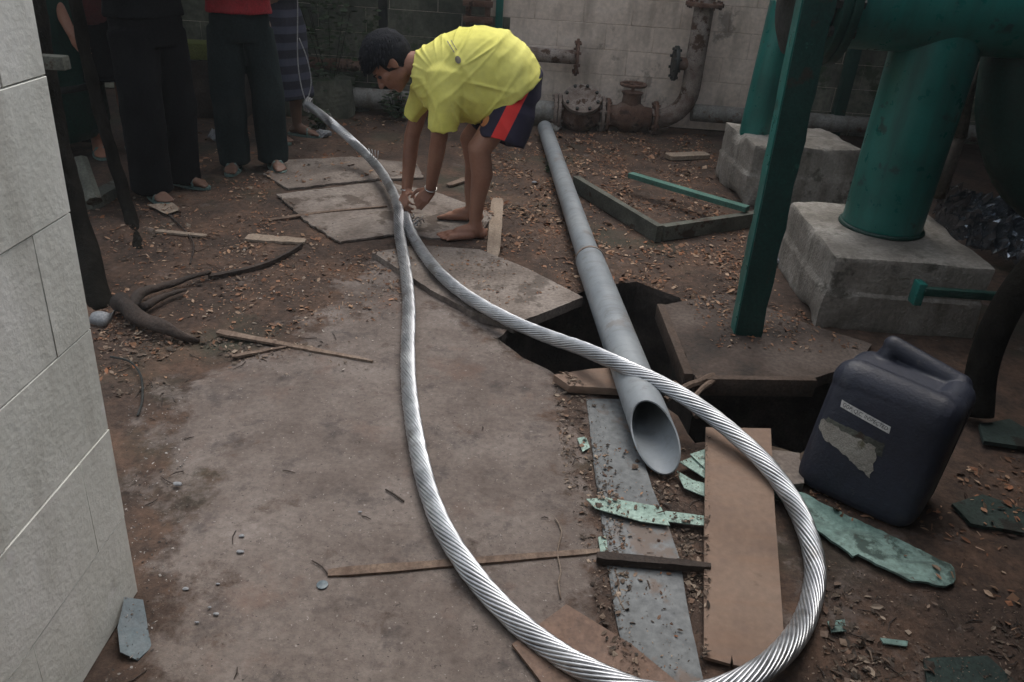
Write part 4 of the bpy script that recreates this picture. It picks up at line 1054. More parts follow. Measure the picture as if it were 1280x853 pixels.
def litter(zones, name, label, cat):
    V, Fc, T = [], [], []
    for poly, n, (s0, s1), pal in zones:
        x0 = min(p[0] for p in poly); x1 = max(p[0] for p in poly); y0 = min(p[1] for p in poly); y1 = max(p[1] for p in poly)
        k = 0; tries = 0
        while k < n and tries < n*20:
            tries += 1
            x, y = rng.uniform(x0, x1), rng.uniform(y0, y1)
            if not inpoly(x, y, poly) or inpoly(x, y, PIT0): continue
            cl = noise.noise(Vector((x*4, y*4, 7))) + .5*noise.noise(Vector((x*11, y*11, 2)))
            if s1 > .012 and cl < rng.uniform(-.35, .55): continue
            k += 1
            s = (s0 + (s1-s0)*rng.random()**2.6)/(1.6 if pal == 'brown' else 2.1); vs, fs = leafshape(rng.choice((0, 0, 1, 2)))
            R = Matrix.Rotation(rng.uniform(0, 6.28), 3, 'Z') @ Matrix.Rotation(rng.gauss(0, .35), 3, 'X') @ Matrix.Rotation(rng.gauss(0, .3), 3, 'Y')
            cu = rng.uniform(.2, 1.6)
            z = (top_z(x, y) if len(PLATES) else 0) + s*.12 + rng.random()*.006*(pal != 'grey')
            o = len(V)
            for a, b, c in vs: V.append(Vector((x, y, z)) + R @ Vector((a*s, b*s, c*s*cu)))
            for f in fs: Fc.append(tuple(i+o for i in f))
            tt = rng.choice(PAL[pal]); br = rng.uniform(.35, 1.15); T += [(tt[0]*br, tt[1]*br, tt[2]*br, 1)]*len(vs)
    mb = MB(); mb.v = V; mb.f = Fc
    me = bpy.data.meshes.new(name); me.from_pydata([tuple(v) for v in V], [], Fc); me.update()
    ca = me.color_attributes.new('tint', 'FLOAT_COLOR', 'POINT')
    ca.data.foreach_set('color', [c for t_ in T for c in t_])
    me.materials.append(M['litter']); o = bpy.data.objects.new(name, me); COL.objects.link(o)
    _props(o, label=label, cat=cat, kind='stuff'); return o
litter([z for z in Z if z[3] == 'brown'], 'leaf_litter', 'brown dry leaf and bark litter covering the bare earth', 'leaf litter')
litter([z for z in Z if z[3] in ('tan', 'pale')], 'wood_chips', 'pale wood chips and splinters scattered round the boards and floor', 'wood chips')
litter([z for z in Z if z[3] == 'grey'], 'grit', 'small stones and grit strewn over the hard floor', 'grit')

# twigs: thin short dark sticks on the floor
def twig_mesh(n, zones, lo, hi):
    mb = MB()
    for k in range(n):
        poly = rng.choice(zones); x0 = min(p[0] for p in poly); x1 = max(p[0] for p in poly); y0 = min(p[1] for p in poly); y1 = max(p[1] for p in poly)
        for _ in range(30):
            x, y = rng.uniform(x0, x1), rng.uniform(y0, y1)
            if inpoly(x, y, poly) and not inpoly(x, y, PIT0): break
        else: continue
        L_ = rng.uniform(lo, hi); a = rng.uniform(0, 6.28); d = Vector((math.cos(a), math.sin(a), 0))*L_; p = Vector((x, y, ground_z(x, y)+.003))
        w = Vector((-d.y, d.x, 0))*rng.uniform(-.2, .2)
        mb.tube([p, p+d*.5+w+Vector((0, 0, .003)), p+d], [.0014, .0018, .0008], 4)
    return mb
obj('twigs', twig_mesh(110, [z[0] for z in Z[:9]], .02, .07), M['wood_dark'], kind='stuff', label='thin dark twigs scattered over the floor', cat='twigs')
# white specks of plastic foam around
mb = MB()
for (px, py, s) in ((222, 605, .014), (302, 670, .008), (272, 730, .006), (270, 768, .007), (300, 690, .011), (262, 760, .005), (232, 736, .009), (246, 778, .006), (450, 640, .006), (668, 228, .02), (594, 385, .012)):
    c = at(px, py, .006); mb.ell(c, (Vector((s, 0, 0)), Vector((0, s*.6, 0)), Vector((0, 0, s*.4))), 8, 5)
displace(mb, .002, 90)
obj('plastic_flecks', mb, M['scrap_white'], kind='stuff', label='tiny pale flecks dotted over the floor', cat='flecks')
# bits scattered far left behind the people: crumpled bags
def crumple(px, py, r, m, label, name='plastic_bag', z=.05):
    c = at(px, py, z); mb = MB(); mb.ell(c, (Vector((r*1.3, 0, 0)), Vector((0, r, 0)), Vector((0, 0, r*.55))), 22, 14)
    displace(mb, r*.55, 9/r*.12, px); displace(mb, r*.25, 30/r*.1, py)
    return obj(name, mb, m, base=base_of(mb), label=label, cat='bag' if name == 'plastic_bag' else 'scrap')
crumple(252, 116, .11, M['scrap_white'], 'crumpled whitish plastic bag between the two standing men')
crumple(272, 170, .06, M['scrap_white'], 'small pale crumpled scrap on the dark ground between the standing men', 'plastic_scrap', .03)
crumple(410, 140, .09, M['paper'], 'torn pale paper heap at the foot of the wall pipe', 'plastic_scrap', .03)
crumple(450, 134, .07, M['scrap_white'], 'flat white plastic scrap by the wall pipe', 'plastic_scrap', .02)
crumple(402, 168, .05, M['scrap_white'], 'little white scrap below the end of the cable', 'plastic_scrap', .02)
crumple(690, 158, .05, M['paper'], 'paper scrap at the far end of the drain pipe', 'plastic_scrap', .02)
crumple(1052, 245, .05, M['scrap_white'], 'pale blue scrap between the two plinths', 'plastic_scrap', .05)
crumple(968, 326, .03, M['scrap_white'], 'white crumpled scrap in the litter left of the near plinth', 'plastic_scrap', .02)
# yellow green box at back left
c = aty(243, 62, 6.2); mb = MB(); mb.box((c.x, 6.2, c.z), (.24, .2, .12), .1); obj('plastic_crate', mb, mat('dull_lime', [(.12,.15,.03),(.2,.22,.06)], .7, 6), base=base_of(mb), bevel=.01, label='dull lime plastic box on the heap between the standing men', cat='box')
mb = MB(); mb.box((c.x, 6.3, (c.z-.06)/2), (.7, .5, c.z-.06), .05); mb = displace(subdiv(mb, 6), .05, 4, 2); obj('rubble_heap', mb, M['wood_dark'], base=base_of(mb), label='dark heap of rubble under the lime box', cat='rubble')
mb = MB(); mb.box((-2.2, 6.5, .12), (1.5, .3, .3), .02); mb = displace(subdiv(mb, 8), .06, 4, 5); obj('rubble_heap', mb, M['mossy_wall'], base=base_of(mb), label='mossy rubble bank along the foot of the mossy wall', cat='rubble')

# small weeds by the wall
def weed(c, n, h, label):
    mb = MB()
    for k in range(n):
        a = rng.uniform(0, 6.28); r = rng.uniform(0, h*.6); p = Vector(c) + Vector((r*math.cos(a), r*math.sin(a)*.6, rng.uniform(.1, 1)*h))
        s = rng.uniform(.018, .038); R = Matrix.Rotation(rng.uniform(0, 6.28), 3, 'Z') @ Matrix.Rotation(rng.gauss(0, .7), 3, 'X')
        vs = [(-1, 0, 0), (-.3, .4, .1), (.4, .35, .1), (1, 0, 0), (.4, -.35, .1), (-.3, -.4, .1)]
        mb.add([p + R @ Vector((x*s, y*s, z*s)) for x, y, z in vs], [(0, 1, 2, 3, 4, 5)])
    t = thing('weed', c, label, 'plant'); obj('leaves', mb, M['leaf_dark'], t)
    mb = MB()
    for k in range(6):
        a = rng.uniform(0, 6.28); mb.tube([Vector(c), Vector(c) + Vector((math.cos(a)*h*.3, math.sin(a)*h*.2, h*.9))], .003, 4)
    obj('stem', mb, M['bark'], t)
weed(at(495, 150), 160, .22, 'low green weed behind the arms of the stooping man')
weed(at(400, 165), 120, .16, 'low weed near the far end of the cable')
weed(aty(415, 60, 6.4) * Vector((1, 1, 0)) if False else Vector((aty(410, 40, 6.6).x, 6.6, .1)), 420, .75, 'dark shrubby weed climbing the mossy wall')
weed(Vector((aty(560, 40, 6.7).x, 6.7, .1)), 260, .5, 'dark weed against the mossy wall behind the man\'s head')
weed(at(690, 215), 60, .06, 'tiny green weed beside the drain pipe')
weed(at(880, 150), 120, .12, 'dark low weed growing under the wall pipe next to the riser')

def wirey(px, r, m, name, label, cat, z=.006):
    mb = MB(); mb.tube(spline([at(a, b, z) for a, b in px], .02), r, 6)
    return obj(name, mb, m, base=base_of(mb), smooth=True, label=label, cat=cat)
wirey([(694, 648), (702, 664), (697, 690), (701, 715), (698, 728), (701, 748)], .0022, M['root'], 'dry_root', 'thin crooked dry root crossing the long brown strip', 'root')
wirey([(390, 701), (402, 708), (410, 718)], .0018, M['wood_dark'], 'twig', 'short dark twig at the left end of the long brown strip', 'twig')
wirey([(482, 612), (494, 619), (505, 627)], .0028, M['wood_dark'], 'twig', 'short dark twig lying alone just left of the cable', 'twig')
wirey([(768, 712), (774, 730), (772, 744), (780, 762)], .002, M['root'], 'dry_root', 'small dry root on the grey metal strip', 'root')
wirey([(138, 446), (162, 452), (176, 470), (178, 500), (172, 520)], .004, M['steel_dark'], 'bent_wire', 'dark bent wire arching over the litter beside the left wall', 'wire', .012)
wirey([(205, 262), (240, 300), (238, 330)], .004, M['wood_dark'], 'twig', 'dark twig behind the narrow pale strip', 'twig')
# ------------------------------------------------------------------ people
def add_head(mb, c, u, fw, s=1.0):
    u = u.normalized(); fw = (fw - u*fw.dot(u)).normalized(); r = fw.cross(u)
    def P(x, y, z): return c + (r*x + fw*y + u*z)*s
    def E(p, a, b, d): mb.ell(P(*p), (r*a*s, fw*b*s, u*d*s), 24, 14)
    E((0, -.012, .022), .076, .096, .092)        # cranium
    E((0, .018, -.035), .062, .074, .078)        # face
    E((0, .040, -.078), .040, .040, .036)        # jaw and chin
    E((0, .060, -.100), .022, .020, .016)
    for q in (-1, 1):
        E((q*.040, .052, -.022), .024, .024, .020)   # cheekbone
        E((q*.048, -.002, -.060), .018, .040, .030)  # jaw corner
        E((q*.078, -.008, -.012), .007, .018, .030)  # ear
        E((q*.083, -.016, -.004), .006, .012, .022)
    E((0, .074, .022), .050, .014, .012)         # brow
    mb.capsule(P(0, .080, .006), P(0, .106, -.030), .0085*s, .012*s, 10)   # nose
    for q in (-1, 1): E((q*.012, .094, -.034), .008, .010, .007)
    E((0, .083, -.058), .022, .011, .006); E((0, .080, -.069), .019, .011, .007)   # lips
    return P
def add_hair(P, seed, m, parent, s=1.0):
    h = MB(); R0 = []
    n, k = 56, 36
    base_c = P(0, 0, 0)
    for i in range(k+1):
        q = math.pi*i/k; rr = []
        for j in range(n):
            a = 2*math.pi*j/n; x, y, z = math.sin(q)*math.cos(a), math.sin(q)*math.sin(a), math.cos(q)
            # lower limit: fringe at the front, nape at the back
            t = 1.0
            lx, ly, lz = x*.092, y*.116 - .014, z*.116 + .030
            if lz < -.062: lz = -.062 + (lz+.062)*.15; lx *= .82; ly *= .82
            if ly > .035 and lz < .036: 
                f = min(1, (ly-.035)/.03); ly -= f*.05; lx *= 1-.15*f
            if abs(lx) > .05 and ly > -.02 and lz < .0: lx *= .80
            w = noise.noise(Vector((x*5+seed, y*5, z*5)))*.006 + noise.noise(Vector((x*16+seed, y*16, z*9)))*.003
            rr.append(P(lx*(1+w*9), ly*(1+w*9), lz*(1+w*7) if lz > 0 else lz))
        R0.append(rr)
    h.rings(R0)
    # locks: short tapered tufts lying over the scalp give the outline its uneven edge
    rg = random.Random(seed)
    for _ in range(420):
        q = rg.uniform(.05, 1.6); a = rg.uniform(0, 2*math.pi)
        x, y, z = math.sin(q)*math.cos(a), math.sin(q)*math.sin(a), math.cos(q)
        if y > .45 and z < .15: continue
        c0 = Vector((x*.090, y*.114-.014, z*.114+.030)); tang = Vector((x*.5 + rg.gauss(0, .15), y*.3 + .8 + rg.gauss(0, .15), -.5 - z*.1 + rg.gauss(0, .1))).normalized()
        L_ = rg.uniform(.02, .038); nrm = Vector((x, y, z)); c1 = c0 + tang*L_*.6 + nrm*.002; c2 = c0 + tang*L_ + nrm*rg.uniform(-.006, .001)
        h.tube([P(*c0), P(*c1), P(*c2)], [.0045, .0035, .0006], 5)
    return obj('hair', h, m, parent, smooth=True)
def add_hand(mb, w, d, nrm, side, curl=.6, s=1.0, spread=.0):
    """w wrist, d direction to the knuckles, nrm = back-of-hand normal, side = +1/-1 thumb side"""
    d = d.normalized(); nrm = (nrm - d*nrm.dot(d)).normalized(); l = d.cross(nrm)*side
    def P(a, b, c): return w + (d*a + l*b + nrm*c)*s
    R4 = [(-.028, .074, .040, .0078), (-.010, .080, .047, .0084), (.009, .078, .044, .0084), (.027, .073, .036, .0076)]
    for b, a, L_, r in [(-.026, .062, 0, .014), (-.009, .068, 0, .0145), (.009, .066, 0, .0145), (.025, .06, 0, .0145)]:
        mb.capsule(P(.004, b*.6, 0), P(a, b*1.0, .002), .0165*s, r*s*.92, 10)
    for i, (b, a, L_, r) in enumerate(R4):
        p = P(a-.006, b, .001); ang = .25 + curl*.5 + .06*i; q = 0
        lens = [L_*.95, L_*.62, L_*.48]; rad = [r, r*.93, r*.86, r*.72]
        for k, ln in enumerate(lens):
            q += curl*(.9 if k == 0 else 1.0) + .05*i
            dd = d*math.cos(q) - nrm*math.sin(q) + l*spread*(b*8)
            e = p + dd.normalized()*ln*s
            mb.capsule(p, e, rad[k]*s, rad[k+1]*s, 9); p = e
    p = P(.018, .026, -.006)
    e = p + (d*.62 + l*.62 - nrm*.35).normalized()*.036*s; mb.capsule(p, e, .0125*s, .0102*s, 10)
    f = e + (d*.85 + l*.1 - nrm*.5*(.4+curl)).normalized()*.030*s; mb.capsule(e, f, .0102*s, .0092*s, 10)
    g_ = f + (d*.9 - l*.15 - nrm*.5*(.4+curl)).normalized()*.024*s; mb.capsule(f, g_, .0092*s, .0075*s, 10)
def add_foot(mb, ank, heel_dir, s=1.0, side=1, gz=0.0, toes=True):
    """ank = ankle point, heel_dir = horizontal direction the toes point to"""
    f = Vector((heel_dir.x, heel_dir.y, 0)).normalized(); l = Vector((-f.y, f.x, 0))*side; z = Vector((0, 0, 1))
    b = Vector((ank.x, ank.y, gz))
    def P(a, c, h): return b + (f*a + l*c + z*h)*s
    mb.capsule(P(-.038, 0, .028), P(-.01, 0, .034), .028*s, .031*s, 14)
    mb.capsule(ank, P(-.008, 0, .045), .032*s, .036*s, 14)
    mb.capsule(P(0, 0, .052), P(.085, .004, .034), .034*s, .026*s, 14)
    mb.capsule(P(.02, -.016, .025), P(.125, -.026, .017), .024*s, .016*s, 12)
    mb.capsule(P(.03, .014, .028), P(.135, .022, .019), .026*s, .019*s, 12)
    mb.capsule(P(.06, 0, .026), P(.13, 0, .018), .026*s, .018*s, 12)
    if toes:
        for c, a, L_, r in ((.030, .140, .040, .0125), (.011, .145, .034, .0092), (-.006, .140, .032, .0088), (-.021, .132, .028, .0084), (-.035, .120, .024, .0080)):
            mb.capsule(P(a-.012, c, r+.006), P(a+L_*.55, c*1.05, r+.004), r*s, r*s*.95, 9)
            mb.capsule(P(a+L_*.55, c*1.05, r+.003), P(a+L_, c*1.05, r), r*s, r*s*.8, 9)
def limb(mb, pts, rad, n=18):
    for i in range(len(pts)-1): mb.capsule(pts[i], pts[i+1], rad[i], rad[i+1], n)
def cloth_folds(me, amp, sc, stretch, seed=0.0):
    """raise folds along the normals; stretch = (x,y,z) noise frequencies"""
    def fn(p):
        q = Vector((p.x*stretch[0], p.y*stretch[1], p.z*stretch[2]))
        k = 1-abs(noise.noise(q*sc + Vector((seed, 0, 0))))*2
        return amp*(k*.6 + noise.noise(q*sc*.45 + Vector((0, seed, 0)))*.8)
    push(me, fn)
def push(me, fn):
    n = len(me.vertices); co = [0.0]*(3*n); no = [0.0]*(3*n)
    me.vertices.foreach_get('co', co); me.vertices.foreach_get('normal', no)
    for i in range(n):
        k = fn(Vector(co[3*i:3*i+3]))
        for a in range(3): co[3*i+a] += no[3*i+a]*k
    me.vertices.foreach_set('co', co); me.update()

# ---- the stooping man in yellow
NY, FY, MY = 3.86, 4.14, 4.0
hb_ = at(575, 300)
man = thing('person', Vector((hb_.x, hb_.y, 0)), 'barefoot man in a yellow shirt and navy shorts stooping over the cable', 'person')
b = MB()
pel = aty(644, 106, MY); ches = aty(566, 80, MY); mid_ = aty(607, 76, MY); nkb = aty(533, 80, MY)
limb(b, [pel, mid_, ches], [.105, .095, .10]); 
for yy in (-.05, .05): limb(b, [pel+Vector((0, yy*1.3, 0)), mid_+Vector((0, yy, 0)), ches+Vector((0, yy*1.2, 0))], [.09, .085, .09])
hc = aty(487, 79, MY + .0)
limb(b, [ches, nkb, hc + Vector((.035, 0, .0))], [.08, .062, .055])
u_ = Vector((-.80, -.06, .58)); fw_ = Vector((-.50, -.22, -.83))
HP = add_head(b, hc, u_, fw_, 1.10)
shN, shF = aty(556, 84, NY), aty(540, 88, FY)
elN, elF = aty(549, 172, NY-.02), aty(515, 170, FY+.02)
wrN, wrF = aty(538, 238, 3.98), aty(508, 240, 4.10)
limb(b, [ches + Vector((-.02, -.06, 0)), shN, elN, elN.lerp(wrN, .35), wrN], [.06, .050, .043, .041, .027])
limb(b, [ches + Vector((-.02, .06, 0)), shF, elF, elF.lerp(wrF, .35), wrF], [.06, .050, .042, .040, .027])
# hands closed round the cable
tgt = at(503, 270, .095)
add_hand(b, wrN, Vector((tgt.x+.035, tgt.y-.0, tgt.z+.01)) - wrN, Vector((.25, -.9, .5)), 1, .78, 1.02)
add_hand(b, wrF, Vector((tgt.x-.03, tgt.y+.02, tgt.z+.0)) - wrF, Vector((-.75, -.55, .45)), -1, .70, 1.02)
hipN, hipF = aty(647, 116, NY+.05), aty(640, 116, FY-.05)
kN, kF = aty(599, 187, NY-.01), aty(588, 174, FY+.02)
aN, aF = aty(594, 276, NY+.02), at(590, 262, .08)
aN.z = max(aN.z, .085)
limb(b, [hipN, kN], [.080, .058]); limb(b, [kN, kN.lerp(aN, .33) + Vector((.022, 0, 0)), kN.lerp(aN, .7) + Vector((.006, 0, 0)), aN], [.056, .056, .040, .033])
b.capsule(kN + Vector((-.012, 0, .01)), kN + Vector((-.006, 0, -.03)), .047, .040)
limb(b, [hipF, kF], [.088, .058]); limb(b, [kF, kF.lerp(aF, .33) + Vector((.022, 0, 0)), kF.lerp(aF, .7), aF], [.055, .054, .040, .033])
add_foot(b, aN, Vector((-1, -.25, 0)), 1.06, -1); add_foot(b, aF, Vector((-1, .05, 0)), 1.02, 1, .015)
me = remesh(b, .0055, 3, 'body'); obj('body', me, M['skin'], man, smooth=True)
add_hair(HP, 3, M['hair'], man)
# eyes and brows
for q_, nm in ((-1, 'eye'), (1, 'eye')):
    e = MB(); c = HP(q_*.030, .0755, -.002); e.ell(c, (Vector((.011, 0, 0)), Vector((0, .011, 0)), Vector((0, 0, .009))), 12, 8); obj('eye', e, M['ink'], man, smooth=True)
    e = MB(); e.tube([HP(q_*.014, .092, .016), HP(q_*.030, .090, .022), HP(q_*.048, .076, .018)], [.003, .0045, .002], 6); obj('eyebrow', e, M['hair'], man, smooth=True)
# shirt: torso shell from collar to hem, sleeves, all one voxel surface with hollow hems
def oval(top, bot, hw, n=40, p=2.4, c_y=MY, squash=1.0):
    c = (top+bot)/2; v = (top-bot)/2; out = []
    for j in range(n):
        a = 2*math.pi*j/n; cu = math.copysign(abs(math.cos(a))**(2/p), math.cos(a)); su = math.copysign(abs(math.sin(a))**(2/p), math.sin(a))
        out.append(c + v*cu + Vector((0, hw*su, 0)))
    return out
sh = MB()
T = [((519, 63), (515, 108), .072), ((530, 56), (522, 122), .115), ((548, 46), (534, 134), .175), ((575, 35), (552, 146), .205), ((605, 32), (570, 151), .205), ((635, 40), (582, 152), .20), ((658, 57), (590, 152), .195), ((671, 75), (596, 152), .192), ((678, 96), (603, 153), .188)]
rs = [oval(aty(*a, MY), aty(*c, MY), h) for a, c, h in T]
cen = lambda r: sum(r, Vector())/len(r)
def shrink(r, k, off=Vector((0, 0, 0))):
    c = cen(r); return [c + (v-c)*k + off for v in r]
hem_in = [shrink(rs[-1], .93), shrink(rs[-2], .93), shrink(rs[-3], .90, Vector((0, 0, 0))), shrink(rs[-3], .5)]
neck_in = [shrink(rs[1], .6), shrink(rs[1], .80), shrink(rs[0], .86)]
sh.rings(neck_in + rs + hem_in)
def sleeve(pts, rad, tilt, n=30):
    rr = []; k = len(pts)
    for i, (p, r) in enumerate(zip(pts, rad)):
        d = (pts[min(i+1, k-1)] - pts[max(i-1, 0)]).normalized(); d = (d + (tilt if i >= k-2 else Vector())).normalized()
        x = Vector((0, 1, 0)); x = (x - d*x.dot(d)).normalized(); y = d.cross(x)
        rr.append([p + x*math.cos(2*math.pi*j/n)*r[0] + y*math.sin(2*math.pi*j/n)*r[1] for j in range(n)])
    return rr
sp_ = [aty(562, 66, NY+.04), aty(561, 92, NY), aty(559, 120, NY-.015), aty(556, 142, NY-.02), aty(553, 163, NY-.02)]
rr = sleeve(sp_, [(.04, .05), (.085, .115), (.092, .094), (.086, .080), (.082, .078)], Vector((.10, 0, -.1)))
sh.rings(rr + [shrink(rr[-1], .88), shrink(rr[-2], .86), shrink(rr[-3], .5)])
sp_ = [aty(546, 72, FY-.04), aty(538, 100, FY), aty(524, 128, FY+.01), aty(514, 148, FY+.01)]
rr = sleeve(sp_, [(.05, .06), (.08, .09), (.072, .060), (.070, .048)], Vector((0, 0, 0)))
sh.rings(rr + [shrink(rr[-1], .86), shrink(rr[-2], .85), shrink(rr[-3], .5)])
me = remesh(sh, .006, 16, 'shirt')
S0 = aty(556, 95, NY); 
def drape(p):      # folds fan out from the near armpit and hang across the belly
    d = Vector((p.x - S0.x, 0, p.z - S0.z)); r = d.length; a = math.atan2(d.z, d.x)
    w = math.exp(-((r-.20)/.13)**2)*min(1, (r/.16)**2) if p.y < MY + .05 else .2
    cr = lambda n, w_: math.exp(-(n/w_)**2)
    k = (cr(noise.noise(Vector((a*3.0, r*1.6, p.y*1.5))), .11)*1.1 - .35)*.007*w
    k += (cr(noise.noise(Vector((p.x*5.5 + p.z*4.2, p.y*3, p.z*1.6 - p.x*1.4))), .10) - .3)*.0055
    k += (cr(noise.noise(Vector((p.x*7 - p.z*6, p.y*4 + 9, p.z*2.2))), .07) - .2)*.0035
    k += noise.noise(p*20)*.0022
    if d.x > .25: k += (1-abs(noise.noise(Vector((p.x*9 - p.z*9, 5, p.x*2 + p.z*2))))*3)*.0055
    return k
push(me, drape)
shirt = obj('shirt', me, M['yellow'], man, smooth=True)
bmf2 = bmesh.new(); bmf2.from_mesh(shirt.data); bts = BVHTree.FromBMesh(bmf2); so = world_loc(shirt)
def onto(bv, off, px, py, lift):
    o_ = Vector((0, 0, CAM_H)) - off; d_ = _ray(px, py).normalized(); h = bv.ray_cast(o_, d_); return h[0] + off - d_*lift if h[0] else None
def patch(nm, centre, rx, ry, ang, m, parent, bv, off, n=18, lift=.003):
    q = MB(); c = onto(bv, off, *centre, lift)
    if c is None: return
    q.v.append(c)
    for ring in (.5, 1):
        for j in range(n):
            a = 2*math.pi*j/n; x, y = rx*ring*math.cos(a), ry*ring*math.sin(a)
            p = onto(bv, off, centre[0] + x*math.cos(ang)-y*math.sin(ang), centre[1] + x*math.sin(ang)+y*math.cos(ang), lift); q.v.append(p or c)
    for j in range(n): k = (j+1) % n; q.f += [(0, 1+j, 1+k), (1+j, 1+n+j, 1+n+k, 1+k)]
    return obj(nm, q, m, parent)
patch('badge', (572.5, 75), 3.6, 5.0, -.35, M['badge_grey'], man, bts, so)
for nm, a0, a1, w_ in (('shirt_print', (559, 51), (568, 66), 1.1), ('shirt_print', (563.5, 50), (571, 63), .9)):
    q = MB(); n_ = 12; p0, p1 = Vector(a0), Vector(a1); dn = Vector((-(p1-p0).y, (p1-p0).x)).normalized()
    for i in range(n_+1):
        c = p0.lerp(p1, i/n_); ww = w_*(.5 + .5*abs(math.sin(i*2.1)))
        for s_ in (-1, 1):
            w__ = c + dn*ww*s_*.6; q.v.append(onto(bts, so, w__.x, w__.y, .003) or q.v[-1])
    q.f = [(2*i, 2*i+1, 2*i+3, 2*i+2) for i in range(n_)]
    obj(nm, q, M['badge_grey'], man)
# shorts
so_ = MB()
A0 = oval(aty(664, 68, MY), aty(618, 140, MY), .155, 36); A1 = oval(aty(678, 92, MY), aty(612, 148, MY), .17, 36)
so_.rings([A0, A1, oval(aty(675, 122, MY), aty(606, 155, MY), .17, 36)])
def leg_tube(c0, c1, c2, r0, r1, r2, n=32):
    d = (c2-c0).normalized(); x = Vector((0, 1, 0)); x = (x-d*x.dot(d)).normalized(); y = d.cross(x); rr = []
    for c, r in ((c0, r0), (c1, r1), (c2, r2)): rr.append([c + x*r[0]*math.cos(2*math.pi*j/n) + y*r[1]*math.sin(2*math.pi*j/n) for j in range(n)])
    return rr
rr = leg_tube(aty(645, 112, NY+.09), aty(638, 140, NY+.045), aty(626, 178, NY+.01), (.085, .10), (.104, .125), (.112, .122))
so_.rings(rr + [shrink(rr[-1], .87), shrink(rr[-2], .86), shrink(rr[-2], .4)])
rr = leg_tube(aty(638, 108, FY-.05), aty(618, 130, FY-.02), aty(599, 152, FY), (.10, .12), (.10, .11), (.10, .085))
so_.rings(rr + [shrink(rr[-1], .87), shrink(rr[-2], .86), shrink(rr[-2], .4)])
me = remesh(so_, .006, 6, 'shorts')
push(me, lambda p: (1-abs(noise.noise(Vector((p.x*8+p.z*5, p.y*5, p.z*2.5))))*3)*.006)
# navy cloth with a red stripe printed down the side, in the shorts' own coordinates
ms = mat('navy_shorts', [(.014,.012,.030),(.022,.019,.045)], .85, 6, .15, 120, fine=.05)
nt = ms.node_tree; N, L = nt.nodes, nt.links; bs = N['Principled BSDF']
st0, st1 = aty(656, 108, NY-.05) - world_loc(man), aty(616, 184, NY-.05) - world_loc(man)
dd = (st1-st0).normalized(); pn = Vector((dd.z, 0, -dd.x)).normalized()
g_ = N.new('ShaderNodeTexCoord'); dt = N.new('ShaderNodeVectorMath'); dt.operation = 'DOT_PRODUCT'
sbv = N.new('ShaderNodeVectorMath'); sbv.operation = 'SUBTRACT'; sbv.inputs[1].default_value = st0; L.new(g_.outputs['Object'], sbv.inputs[0])
L.new(sbv.outputs[0], dt.inputs[0]); dt.inputs[1].default_value = pn
ab = N.new('ShaderNodeMath'); ab.operation = 'ABSOLUTE'; L.new(dt.outputs['Value'], ab.inputs[0])
lt = N.new('ShaderNodeMath'); lt.operation = 'LESS_THAN'; L.new(ab.outputs[0], lt.inputs[0]); lt.inputs[1].default_value = .033
sx_ = N.new('ShaderNodeSeparateXYZ'); L.new(g_.outputs['Object'], sx_.inputs[0])
l2 = N.new('ShaderNodeMath'); l2.operation = 'LESS_THAN'; L.new(sx_.outputs['Y'], l2.inputs[0]); l2.inputs[1].default_value = (NY + .04) - world_loc(man).y
ml = N.new('ShaderNodeMath'); ml.operation = 'MULTIPLY'; L.new(lt.outputs[0], ml.inputs[0]); L.new(l2.outputs[0], ml.inputs[1])
mxn = N.new('ShaderNodeMix'); mxn.data_type = 'RGBA'; L.new(ml.outputs[0], mxn.inputs[0])
old = bs.inputs['Base Color'].links[0].from_socket; L.new(old, mxn.inputs[6]); mxn.inputs[7].default_value = (.62, .035, .03, 1)
L.new(mxn.outputs[2], bs.inputs['Base Color'])
shorts = obj('shorts', me, ms, man, smooth=True)
bmf3 = bmesh.new(); bmf3.from_mesh(shorts.data); bt3 = BVHTree.FromBMesh(bmf3)
patch('emblem', (606, 151), 4.5, 8, .5, M['badge_red'], man, bt3, world_loc(shorts))
def band(c, axis, r, label):
    a = axis.normalized().orthogonal().normalized(); bb = axis.normalized().cross(a); q = MB()
    q.tube([c + (a*math.cos(2*math.pi*k/24) + bb*math.sin(2*math.pi*k/24))*r for k in range(25)], .0035, 8, False); return q
dN = (wrN-elN); obj('bracelet', band(wrN - dN.normalized()*.015, dN, .031, ''), M['steel_band'], man, smooth=True)
dF = (wrF-elF); obj('bracelet', band(wrF - dF.normalized()*.010, dF, .031, ''), M['steel_band'], man, smooth=True)

